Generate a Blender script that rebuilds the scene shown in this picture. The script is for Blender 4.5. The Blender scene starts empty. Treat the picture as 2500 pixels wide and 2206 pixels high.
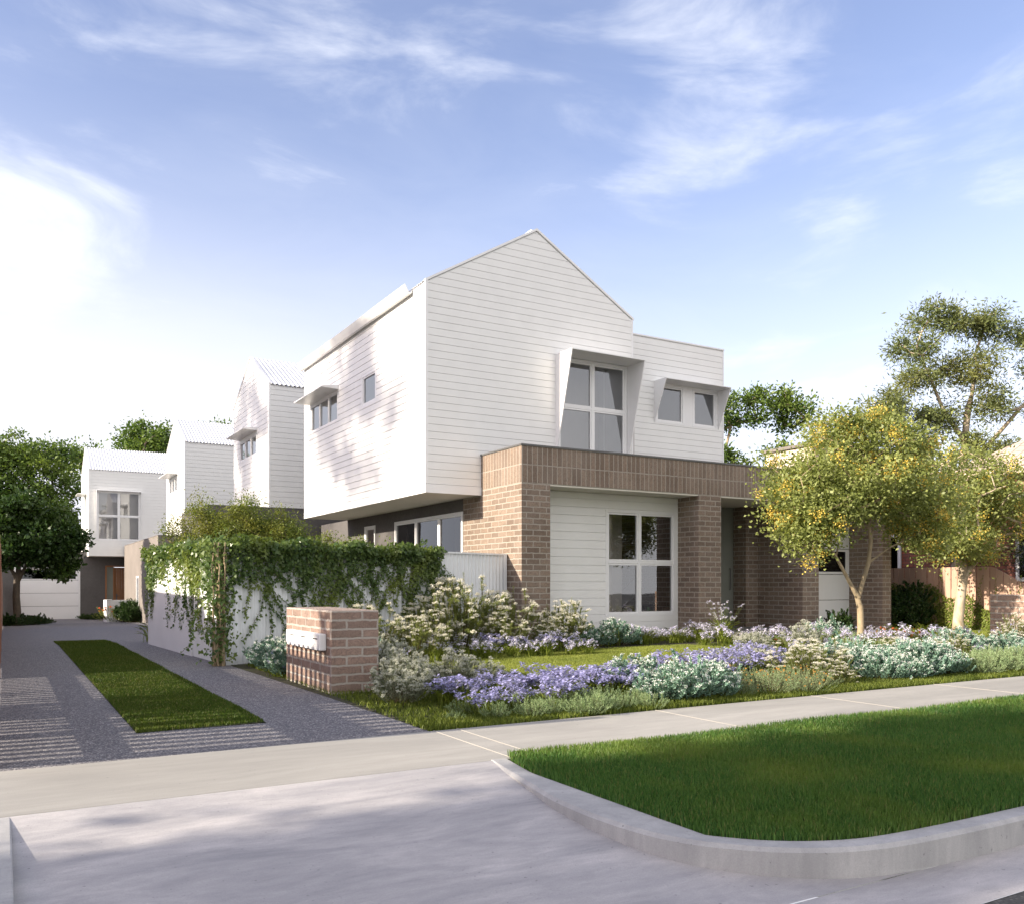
import bpy, math, random
import numpy as np
from mathutils import Vector
S = bpy.context.scene
COL = S.collection
R = math.radians
# ------------------------------------------------------------------ camera
EYE = 1.12
cam = bpy.data.objects.new("camera", bpy.data.cameras.new("camera"))
COL.objects.link(cam)
cam.location = (0, 0, EYE)
cam.rotation_euler = (R(90), 0, R(-30.24))
cam.data.sensor_width = 36
cam.data.lens = 36 * 2127 / 2500
cam.data.shift_y = (1425 - 1103) / 2500
cam.data.clip_end = 2000
S.camera = cam
S.render.resolution_x = 1024
S.render.resolution_y = 903
# ------------------------------------------------------------------ light
SUN_EL, SUN_AZ = R(21), R(-87.0)
SUNV = Vector((math.sin(SUN_AZ) * math.cos(SUN_EL), math.cos(SUN_AZ) * math.cos(SUN_EL), math.sin(SUN_EL)))
sd = bpy.data.lights.new("sun", 'SUN')
sd.energy = 5.0
sd.angle = R(0.65)
sd.color = (1.0, 0.885, 0.73)
sun = bpy.data.objects.new("sun", sd)
COL.objects.link(sun)
sun.rotation_euler = (-SUNV).to_track_quat('-Z', 'Y').to_euler()
S.view_settings.view_transform = 'Standard'
S.view_settings.look = 'None'
S.view_settings.exposure = 1.02
S.view_settings.gamma = 1
try:
    S.cycles.max_bounces = 8
    S.cycles.transparent_max_bounces = 12
except Exception: pass

def pixdir(px, py):   # a direction of the sky (used only to say where the clouds hang)
    u = (px - 1250) / 2127; v = (1425 - py) / 2127
    d = Vector((.5036 + .8639 * u, .8639 - .5036 * u, v)); d.normalize(); return d

W = bpy.data.worlds.new("World"); S.world = W; W.use_nodes = True
nt = W.node_tree; nt.nodes.clear()
def N(nt, t, **k):
    n = nt.nodes.new(t)
    for a, b in k.items(): setattr(n, a, b)
    return n
def mth(nt, op, a, b=None, clamp=False):
    n = N(nt, 'ShaderNodeMath', operation=op, use_clamp=clamp)
    for i, x in enumerate((a, b)):
        if x is None: continue
        if isinstance(x, (int, float)): n.inputs[i].default_value = x
        else: nt.links.new(x, n.inputs[i])
    return n.outputs[0]
def mixc(nt, fac, a, b, blend='MIX'):
    n = N(nt, 'ShaderNodeMix', data_type='RGBA', blend_type=blend)
    for i, x in ((0, fac), (6, a), (7, b)):
        if isinstance(x, (int, float)): n.inputs[i].default_value = x
        elif isinstance(x, tuple): n.inputs[i].default_value = (x + (1,))[:4]
        else: nt.links.new(x, n.inputs[i])
    return n.outputs[2]
def build_world():
    L = nt.links.new
    sky = N(nt, 'ShaderNodeTexSky', sky_type='NISHITA')
    sky.sun_disc = False
    sky.sun_elevation = SUN_EL
    sky.sun_rotation = SUN_AZ
    sky.air_density = 1.0; sky.dust_density = 1.2; sky.ozone_density = 1.6
    tc = N(nt, 'ShaderNodeTexCoord')
    sep = N(nt, 'ShaderNodeSeparateXYZ'); L(tc.outputs['Generated'], sep.inputs[0])
    mp0 = N(nt, 'ShaderNodeMapping'); L(tc.outputs['Generated'], mp0.inputs[0]); mp0.inputs['Rotation'].default_value = (R(4), R(-5), R(30))
    mp = N(nt, 'ShaderNodeMapping'); L(mp0.outputs[0], mp.inputs[0]); mp.inputs['Scale'].default_value = (2.2, 2.2, 7.5)
    def noise(scale, det, dist=.4, rough=.6):
        n = N(nt, 'ShaderNodeTexNoise'); L(mp.outputs[0], n.inputs['Vector'])
        n.inputs['Scale'].default_value = scale; n.inputs['Detail'].default_value = det
        n.inputs['Roughness'].default_value = rough; n.inputs['Distortion'].default_value = dist
        return n.outputs[0]
    n1 = noise(1.9, 9, .5, .58); n2 = noise(.7, 4, 0)
    # cloud banks, each a soft lobe of directions
    acc = None
    for (px, py, wd, st) in ((1760, 195, .12, .34), (1560, 150, .07, .20), (1900, 230, .08, .28), (1380, 130, .06, .18), (1640, 420, .08, .36), (1760, 440, .07, .28), (1480, 300, .07, .24), (1990, 330, .06, .22), (2060, 500, .09, .34), (2190, 410, .08, .30),
                             (2420, 350, .09, .26), (20, 520, .12, .46), (210, 450, .08, .36), (300, 30, .10, .2), (560, 60, .07, .16), (780, 190, .10, .16), (2350, 740, .09, .3), (1950, 780, .10, .24), (2120, 800, .08, .2), (2250, 620, .08, .15),
                             (1160, 90, .08, .18), (330, 290, .08, .12), (1900, 15, .14, .24), (2330, 60, .1, .14)):
        d = pixdir(px, py)
        vm = N(nt, 'ShaderNodeVectorMath', operation='DISTANCE'); L(tc.outputs['Generated'], vm.inputs[0]); vm.inputs[1].default_value = d
        mr = N(nt, 'ShaderNodeMapRange', interpolation_type='SMOOTHSTEP'); L(vm.outputs['Value'], mr.inputs[0])
        mr.inputs[1].default_value = wd * 1.7; mr.inputs[2].default_value = 0.0; mr.inputs[3].default_value = 0; mr.inputs[4].default_value = st
        acc = mr.outputs[0] if acc is None else mth(nt, 'MAXIMUM', acc, mr.outputs[0])
    c = mth(nt, 'ADD', mth(nt, 'ADD', mth(nt, 'MULTIPLY', n1, 1.15), mth(nt, 'MULTIPLY', n2, .35)), acc)
    mr = N(nt, 'ShaderNodeMapRange', interpolation_type='SMOOTHSTEP'); L(c, mr.inputs[0])
    mr.inputs[1].default_value = .86; mr.inputs[2].default_value = 1.45; mr.inputs[4].default_value = .85
    # thin high cirrus layer everywhere
    m2 = N(nt, 'ShaderNodeMapRange'); L(n1, m2.inputs[0]); m2.inputs[1].default_value = .40; m2.inputs[2].default_value = .85; m2.inputs[4].default_value = .10
    cl = mth(nt, 'MAXIMUM', mr.outputs[0], m2.outputs[0])
    tint = mixc(nt, 1.0, sky.outputs[0], SKY_TINT, 'MULTIPLY')
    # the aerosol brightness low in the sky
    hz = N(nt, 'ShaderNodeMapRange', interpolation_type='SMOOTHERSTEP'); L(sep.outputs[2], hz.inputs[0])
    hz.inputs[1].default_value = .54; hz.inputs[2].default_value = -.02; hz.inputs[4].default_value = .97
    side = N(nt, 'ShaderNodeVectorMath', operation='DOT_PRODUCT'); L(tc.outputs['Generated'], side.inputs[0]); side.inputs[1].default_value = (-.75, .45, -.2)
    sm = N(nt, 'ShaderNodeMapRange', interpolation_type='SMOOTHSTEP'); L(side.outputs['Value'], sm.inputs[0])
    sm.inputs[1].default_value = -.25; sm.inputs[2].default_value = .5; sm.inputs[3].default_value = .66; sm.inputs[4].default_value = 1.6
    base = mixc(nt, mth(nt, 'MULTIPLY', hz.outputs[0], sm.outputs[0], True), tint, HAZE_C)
    out = mixc(nt, cl, base, CLOUD_C)
    # brightness added over the unseen street side of the sky, fills shaded fronts
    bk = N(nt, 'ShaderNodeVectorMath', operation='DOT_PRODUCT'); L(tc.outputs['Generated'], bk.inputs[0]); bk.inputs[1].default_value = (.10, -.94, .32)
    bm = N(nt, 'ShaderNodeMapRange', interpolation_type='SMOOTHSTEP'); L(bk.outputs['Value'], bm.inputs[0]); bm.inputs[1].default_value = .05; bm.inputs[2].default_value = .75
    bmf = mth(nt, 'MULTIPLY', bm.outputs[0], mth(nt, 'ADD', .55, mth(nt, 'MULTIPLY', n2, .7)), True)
    out = mixc(nt, bmf, out, SKY_FILL_C)
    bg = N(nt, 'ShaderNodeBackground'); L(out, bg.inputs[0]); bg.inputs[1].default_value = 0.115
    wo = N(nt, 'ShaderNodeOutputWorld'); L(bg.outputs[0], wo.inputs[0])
SKY_TINT = (1.50, 1.22, 1.25)
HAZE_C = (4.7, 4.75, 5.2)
CLOUD_C = (5.7, 5.8, 6.1)
SKY_FILL_C = (6.5, 6.3, 6.3)  # colour of the fill glow added behind the camera
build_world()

# ------------------------------------------------------------------ materials
def mat(name):
    m = bpy.data.materials.new(name); m.use_nodes = True
    t = m.node_tree; p = t.nodes['Principled BSDF']
    return m, t, p
def tex(t, coord='Object', scale=(1, 1, 1)):
    tc = N(t, 'ShaderNodeTexCoord'); mp = N(t, 'ShaderNodeMapping'); t.links.new(tc.outputs[coord], mp.inputs[0])
    mp.inputs['Scale'].default_value = scale
    return mp.outputs[0]
def noise(t, v, scale, det=5, rough=.55, dist=0):
    n = N(t, 'ShaderNodeTexNoise'); t.links.new(v, n.inputs['Vector'])
    n.inputs['Scale'].default_value = scale; n.inputs['Detail'].default_value = det
    n.inputs['Roughness'].default_value = rough; n.inputs['Distortion'].default_value = dist
    return n.outputs[0]
def rng(t, x, a, b, c=0, d=1):
    n = N(t, 'ShaderNodeMapRange'); t.links.new(x, n.inputs[0])
    for i, v in ((1, a), (2, b), (3, c), (4, d)): n.inputs[i].default_value = v
    return n.outputs[0]
def bump(t, p, h, strength=.3, dist=.01):
    b = N(t, 'ShaderNodeBump'); t.links.new(h, b.inputs['Height'])
    b.inputs['Strength'].default_value = strength; b.inputs['Distance'].default_value = dist
    t.links.new(b.outputs[0], p.inputs['Normal'])
def paint(name, col, rough=.5, var=.06, bs=.05, scale=3, metallic=0):
    m, t, p = mat(name); v = tex(t)
    n = noise(t, v, scale, 6); n2 = noise(t, v, scale * 12, 3)
    c2 = tuple(c * (1 - var * 2.2) for c in col)
    c = mixc(t, rng(t, n, .35, .7), col, c2)
    t.links.new(c, p.inputs['Base Color'])
    t.links.new(rng(t, n2, .3, .7, rough * .85, min(1, rough * 1.15)), p.inputs['Roughness'])
    p.inputs['Metallic'].default_value = metallic
    bump(t, p, n2, bs, .004)
    return m
M = {}
M['white_board'] = paint('white_board_paint', (.80, .80, .785), .45, .02, .08)
M['white_trim'] = paint('white_trim_paint', (.80, .80, .80), .35, .015, .02)
M['white_metal'] = paint('white_roof_metal', (.74, .75, .77), .35, .03, .02)
M['fence_metal'] = paint('white_fence_metal', (.74, .76, .78), .4, .04, .02)
M['white_render'] = paint('white_render', (.76, .77, .78), .8, .04, .35, 1.2)
M['soffit'] = paint('soffit_board', (.55, .52, .48), .7, .03, .05)
M['soffit_light'] = paint('soffit_cream', (.66, .63, .55), .7, .03, .05)
M['grey_render'] = paint('charcoal_render', (.115, .108, .105), .85, .10, .5, 1.0)
M['taupe_render'] = paint('taupe_render', (.21, .185, .165), .85, .08, .5, 1.0)
M['cap'] = paint('cap_metal', (.11, .11, .11), .4, .05, .03)
M['sage'] = paint('sage_door_paint', (.20, .21, .18), .5, .04, .05)
M['dark'] = paint('shadow_gap', (.03, .03, .03), .9, .1, .05)
M['cream_wall'] = paint('cream_wall', (.62, .54, .42), .8, .05, .3)
M['room'] = paint('plaster_room', (.62, .55, .51), .9, .02, .02)
M['curtain'] = paint('curtain_cloth', (.72, .68, .62), .9, .03, .02)
M['roomlight'] = paint('plaster_pale', (.58, .56, .55), .9, .02, .02)
def timber(name, c1, c2, axis=(1, 1, 12)):
    m, t, p = mat(name); v = tex(t, 'Object', axis)
    n = noise(t, v, 2.5, 8, .65, 1.0)
    i = N(t, 'ShaderNodeNewGeometry')
    c = mixc(t, n, c1, c2); c = mixc(t, rng(t, i.outputs['Random Per Island'], 0, 1, 0, .45), c, tuple(x * .62 for x in c1))
    t.links.new(c, p.inputs['Base Color']); p.inputs['Roughness'].default_value = .75
    bump(t, p, n, .25, .006)
    return m
M['fence_wood'] = timber('timber_fence', (.46, .29, .21), (.56, .38, .285), (14, 14, 1.2))
M['batten_wood'] = timber('timber_batten', (.27, .13, .08), (.36, .19, .12), (14, 14, 1.2))
M['door_wood'] = timber('timber_door', (.28, .12, .05), (.36, .17, .075), (14, 14, .8))
def brick(name, c1, c2, mortar, bw, rh, ms, off=.5, bs=1.0, z0=0):
    m, t, p = mat(name); v = tex(t, 'UV'); v.node.inputs['Location'].default_value = (0, -z0, 0)
    wob = N(t, 'ShaderNodeTexNoise'); t.links.new(v, wob.inputs['Vector']); wob.inputs['Scale'].default_value = 14; wob.inputs['Detail'].default_value = 3
    va = N(t, 'ShaderNodeVectorMath', operation='SCALE'); 
    vs = N(t, 'ShaderNodeVectorMath', operation='SUBTRACT'); t.links.new(wob.outputs[1], vs.inputs[0]); vs.inputs[1].default_value = (.5, .5, .5)
    t.links.new(vs.outputs[0], va.inputs[0]); va.inputs['Scale'].default_value = .024
    vv = N(t, 'ShaderNodeVectorMath', operation='ADD'); t.links.new(v, vv.inputs[0]); t.links.new(va.outputs[0], vv.inputs[1])
    b = N(t, 'ShaderNodeTexBrick'); t.links.new(vv.outputs[0], b.inputs['Vector'])
    b.offset = off; b.inputs['Scale'].default_value = 1
    b.inputs['Brick Width'].default_value = bw; b.inputs['Row Height'].default_value = rh
    b.inputs['Mortar Size'].default_value = ms; b.inputs['Mortar Smooth'].default_value = .12
    b.inputs['Color1'].default_value = c1 + (1,); b.inputs['Color2'].default_value = c2 + (1,); b.inputs['Mortar'].default_value = mortar + (1,)
    n = noise(t, v, 26, 8, .7, 1.5); n2 = noise(t, v, 1.3, 4)
    c = mixc(t, rng(t, n, .44, .62, 0, .75), b.outputs[0], tuple(x * .42 for x in c1), 'MIX')
    lay = N(t, 'ShaderNodeMix', data_type='RGBA'); t.links.new(b.outputs[1], lay.inputs[0]); t.links.new(c, lay.inputs[6]); lay.inputs[7].default_value = mortar + (1,)
    c = mixc(t, rng(t, n2, .4, .75, 0, .25), lay.outputs[2], (.42, .36, .31))
    t.links.new(c, p.inputs['Base Color']); p.inputs['Roughness'].default_value = .9
    h = mth(t, 'ADD', mth(t, 'MULTIPLY', mth(t, 'SUBTRACT', 1.0, b.outputs[1]), 1.0), mth(t, 'MULTIPLY', n, .9))
    bump(t, p, h, bs, .018)
    return m
BR = ((.29, .215, .160), (.18, .130, .098), (.36, .32, .27))
M['brick'] = brick('brown_brick', *BR, .29, .106, .012)
M['soldier'] = brick('soldier_brick', *BR, .109, .335, .010, 0.0, 1.0, 2.98)
M['brick_big'] = brick('pier_brick', (.36, .245, .195), (.235, .16, .125), (.42, .375, .33), .34, .0935, .012)
M['brick_far'] = brick('red_brick', (.36, .115, .075), (.27, .085, .055), (.10, .06, .05), .26, .095, .010, .5, .5)
M['brick_pale'] = brick('pale_brick', (.55, .37, .28), (.44, .29, .22), (.60, .52, .44), .42, .115, .012)
def concrete(name, c1, c2, st=(1, 1, 1), rough=.85, sc=1.0, spots=True, bs=.12):
    m, t, p = mat(name); v = tex(t, 'Object', st)
    a = noise(t, v, .9 * sc, 6, .62, .8); b = noise(t, v, 5 * sc, 6, .7, .3); v2 = tex(t, 'Object'); g = noise(t, v2, 160, 3, .7); sp = noise(t, v2, 38, 2, .5)
    c = mixc(t, rng(t, a, .3, .7), c1, c2)
    c = mixc(t, rng(t, b, .35, .75, 0, .45), c, tuple(x * .74 for x in c2))
    c = mixc(t, rng(t, g, .35, .7, 0, .35), c, tuple(x * .7 for x in c2))
    if spots: c = mixc(t, rng(t, sp, .70, .76, 0, .55), c, tuple(x * .45 for x in c2))
    t.links.new(c, p.inputs['Base Color']); p.inputs['Roughness'].default_value = rough
    bump(t, p, mth(t, 'ADD', g, b), bs, .004)
    return m
M['path'] = concrete('path_concrete', (.425, .408, .37), (.29, .28, .255), (.35, 1.6, 1))
M['apron'] = concrete('apron_concrete', (.55, .52, .505), (.29, .285, .295), (.45, 1.3, 1), .85, 2.6)
M['kerb'] = concrete('kerb_concrete', (.52, .51, .495), (.31, .31, .31), (1, 1, .22), .85, 3.0)
M['joint'] = paint('joint_line', (.46, .435, .385), .9, .05, .1)
M['porch'] = concrete('porch_concrete', (.22, .21, .21), (.16, .155, .15))
def aggregate(name, cols, scale=55, rough=.8):
    m, t, p = mat(name); v = tex(t, 'Object')
    vo = N(t, 'ShaderNodeTexVoronoi'); t.links.new(v, vo.inputs['Vector']); vo.inputs['Scale'].default_value = scale
    sp = N(t, 'ShaderNodeSeparateColor'); t.links.new(vo.outputs['Color'], sp.inputs[0])
    cr = N(t, 'ShaderNodeValToRGB'); cr.color_ramp.interpolation = 'CONSTANT'
    e = cr.color_ramp.elements
    while len(e) < len(cols): e.new(.5)
    for i, cc in enumerate(cols): e[i].position = i / len(cols); e[i].color = cc + (1,)
    t.links.new(sp.outputs[0], cr.inputs[0])
    a = noise(t, v, .7, 5)
    c = mixc(t, rng(t, vo.outputs['Distance'], .35, .8), cr.outputs[0], tuple(x * .6 for x in cols[1]))
    c = mixc(t, rng(t, a, .35, .7, 0, .35), c, tuple(x * .7 for x in cols[0]))
    t.links.new(c, p.inputs['Base Color']); p.inputs['Roughness'].default_value = rough
    bump(t, p, mth(t, 'SUBTRACT', 1.0, vo.outputs['Distance']), .5, .006)
    return m
M['aggregate'] = aggregate('exposed_aggregate', [(.20, .19, .20), (.12, .115, .13), (.28, .265, .265), (.15, .145, .155), (.42, .40, .39), (.08, .08, .092)], 85)
M['asphalt'] = aggregate('asphalt', [(.06, .06, .062), (.04, .04, .042), (.10, .098, .095), (.05, .05, .05)], 70, .9)
M['porchagg'] = aggregate('porch_aggregate', [(.20, .19, .18), (.13, .13, .13), (.30, .29, .27), (.09, .09, .09)], 60)
def soil(name, c1, c2):
    m, t, p = mat(name); v = tex(t, 'Object'); a = noise(t, v, 6, 8, .7); b = noise(t, v, 40, 5, .7)
    c = mixc(t, rng(t, a, .3, .7), c1, c2); c = mixc(t, rng(t, b, .4, .7, 0, .6), c, tuple(x * .5 for x in c1))
    t.links.new(c, p.inputs['Base Color']); p.inputs['Roughness'].default_value = .95
    bump(t, p, b, .8, .02); return m
M['soil'] = soil('garden_soil', (.045, .035, .02), (.05, .06, .02))
M['turf_soil'] = soil('turf_soil', (.035, .045, .012), (.05, .065, .016))
M['lawn_soil'] = soil('lawn_soil', (.06, .085, .015), (.08, .11, .02))
M['far_ground'] = soil('far_ground', (.09, .11, .05), (.13, .13, .08))
def glass(name, tint, refl):
    m = bpy.data.materials.new(name); m.use_nodes = True; t = m.node_tree; t.nodes.clear()
    tr = N(t, 'ShaderNodeBsdfTransparent'); tr.inputs[0].default_value = tint + (1,)
    gl = N(t, 'ShaderNodeBsdfGlossy'); gl.inputs['Roughness'].default_value = .015; gl.inputs[0].default_value = (.85, .88, .92, 1)
    fr = N(t, 'ShaderNodeFresnel'); fr.inputs[0].default_value = 1.5
    f = mth(t, 'ADD', mth(t, 'MULTIPLY', fr.outputs[0], 1.6), refl, True)
    mx = N(t, 'ShaderNodeMixShader'); t.links.new(f, mx.inputs[0]); t.links.new(tr.outputs[0], mx.inputs[1]); t.links.new(gl.outputs[0], mx.inputs[2])
    v = tex(t, 'Object'); nb = noise(t, v, 1.3, 2); b = N(t, 'ShaderNodeBump'); t.links.new(nb, b.inputs['Height']); b.inputs['Strength'].default_value = .05; b.inputs['Distance'].default_value = .02
    t.links.new(b.outputs[0], gl.inputs['Normal'])
    o = N(t, 'ShaderNodeOutputMaterial'); t.links.new(mx.outputs[0], o.inputs[0]); return m
M['glass'] = glass('window_glass', (.80, .80, .80), .12)
M['glass_dark'] = glass('dark_glass', (.25, .25, .25), .0)
def leafy(name, c1, c2, c3=None, trans=.35, rough=.5, clump=1.5, dry=None):
    m = bpy.data.materials.new(name); m.use_nodes = True; t = m.node_tree; p = t.nodes['Principled BSDF']
    g = N(t, 'ShaderNodeNewGeometry'); r = g.outputs['Random Per Island']
    c = mixc(t, r, c1, c2)
    v = tex(t, 'Object'); n = noise(t, v, clump, 3)
    if c3: c = mixc(t, rng(t, n, .45, .7, 0, .8), c, c3)
    if dry: c = mixc(t, mth(t, 'GREATER_THAN', r, .93), c, dry)
    t.links.new(c, p.inputs['Base Color']); p.inputs['Roughness'].default_value = rough
    p.inputs['Specular IOR Level'].default_value = .3
    tl = N(t, 'ShaderNodeBsdfTranslucent'); cc = mixc(t, 1.0, c, (1.25, 1.25, .7), 'MULTIPLY'); t.links.new(cc, tl.inputs[0])
    mx = N(t, 'ShaderNodeMixShader'); mx.inputs[0].default_value = trans
    t.links.new(p.outputs[0], mx.inputs[1]); t.links.new(tl.outputs[0], mx.inputs[2])
    t.links.new(mx.outputs[0], t.nodes['Material Output'].inputs[0]); return m
M['verge_grass'] = leafy('verge_grass', (.045, .125, .028), (.14, .265, .060), (.20, .27, .05), .3, .45, .9, dry=(.24, .26, .09))
M['lawn_grass'] = leafy('lawn_grass', (.20, .24, .045), (.31, .345, .075), (.17, .215, .04), .35, .5, .9)
M['strip_grass'] = leafy('strip_grass', (.05, .09, .012), (.10, .155, .022), (.10, .13, .02), .3, .5, .8, dry=(.26, .25, .10))
M['edge_grass'] = leafy('edge_grass', (.11, .16, .025), (.26, .30, .06), (.08, .12, .02), .35)
M['ivy'] = leafy('ivy_leaf', (.045, .09, .028), (.12, .175, .05), (.22, .26, .05), .30, .30, 1.2)
M['yellow_leaf'] = leafy('olive_leaf', (.20, .235, .07), (.36, .40, .14), (.14, .18, .05), .4, .45)
M['yellow_flower'] = leafy('yellow_blossom', (.66, .46, .07), (.78, .62, .16), None, .3)
M['green_leaf'] = leafy('tree_leaf', (.06, .115, .025), (.14, .21, .045), (.16, .21, .04), .32, .45, .35)
M['dark_leaf'] = leafy('dark_tree_leaf', (.018, .045, .012), (.045, .085, .02), (.07, .11, .02), .25, .4, .5)
M['gum_leaf'] = leafy('gum_leaf', (.095, .125, .05), (.20, .235, .085), (.22, .215, .06), .28, .45, .4)
M['shrub_leaf'] = leafy('shrub_leaf', (.075, .12, .02), (.16, .20, .035), (.25, .23, .04), .3, .5, 1.5)
M['strap'] = leafy('strap_leaf', (.14, .20, .025), (.30, .34, .065), (.09, .13, .02), .35)
M['teal_leaf'] = leafy('teal_leaf', (.13, .235, .18), (.26, .40, .31), None, .2, .6)
M['grey_leaf'] = leafy('grey_leaf', (.17, .195, .13), (.31, .34, .24), None, .2, .7)
M['olive_needle'] = leafy('olive_needle', (.11, .15, .035), (.24, .27, .07), None, .3, .6)
M['sprig_leaf'] = leafy('sprig_leaf', (.21, .31, .14), (.40, .50, .28), None, .3, .6)
M['cream_flower'] = leafy('cream_blossom', (.60, .57, .50), (.80, .78, .72), None, .25, .8)
M['grey_flower'] = leafy('grey_blossom', (.42, .44, .40), (.60, .60, .53), None, .25, .8)
M['white_flower'] = leafy('white_blossom', (.70, .72, .72), (.85, .86, .86), None, .25, .8)
M['violet'] = leafy('violet_petal', (.27, .26, .50), (.47, .46, .76), None, .3, .6)
M['pale_violet'] = leafy('pale_violet_petal', (.50, .48, .78), (.84, .82, .93), None, .3, .6)
M['orange'] = leafy('orange_petal', (.55, .27, .06), (.66, .38, .10), None, .3, .6)
M['red_petal'] = leafy('red_petal', (.50, .09, .03), (.62, .17, .06), None, .3, .6)
def bark(name, c1, c2, sc=6):
    m, t, p = mat(name); v = tex(t, 'Object', (1, 1, .35)); n = noise(t, v, sc, 7, .65, .6); n2 = noise(t, v, sc * 5, 4)
    c = mixc(t, rng(t, n, .38, .62), c1, c2); c = mixc(t, rng(t, n2, .4, .7, 0, .3), c, tuple(x * .5 for x in c2))
    t.links.new(c, p.inputs['Base Color']); p.inputs['Roughness'].default_value = .8
    bump(t, p, mth(t, 'ADD', n, n2), .5, .01); return m
M['bark_warm'] = bark('warm_bark', (.40, .31, .19), (.24, .19, .12))
M['bark_pale'] = bark('pale_bark', (.55, .47, .35), (.27, .20, .12), 4)
M['bark_dark'] = bark('dark_bark', (.12, .09, .06), (.07, .055, .04))
M['stem'] = bark('woody_stem', (.17, .12, .06), (.09, .07, .035), 20)
def rooftile(name, c1, c2, sx, sz):
    m, t, p = mat(name); v = tex(t, 'UV')
    b = N(t, 'ShaderNodeTexBrick'); t.links.new(v, b.inputs['Vector']); b.inputs['Scale'].default_value = 1
    b.inputs['Brick Width'].default_value = sx; b.inputs['Row Height'].default_value = sz; b.inputs['Mortar Size'].default_value = .02; b.inputs['Mortar Smooth'].default_value = .8
    b.inputs['Color1'].default_value = c1 + (1,); b.inputs['Color2'].default_value = c2 + (1,); b.inputs['Mortar'].default_value = tuple(x * .5 for x in c2) + (1,)
    t.links.new(b.outputs[0], p.inputs['Base Color']); p.inputs['Roughness'].default_value = .8
    bump(t, p, mth(t, 'SUBTRACT', 1.0, b.outputs[1]), .8, .03); return m
M['tile_red'] = rooftile('terracotta_tile', (.33, .13, .08), (.25, .09, .055), .3, .3)
M['tile_beige'] = rooftile('beige_tile', (.50, .40, .33), (.44, .35, .29), .35, .35)

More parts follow.
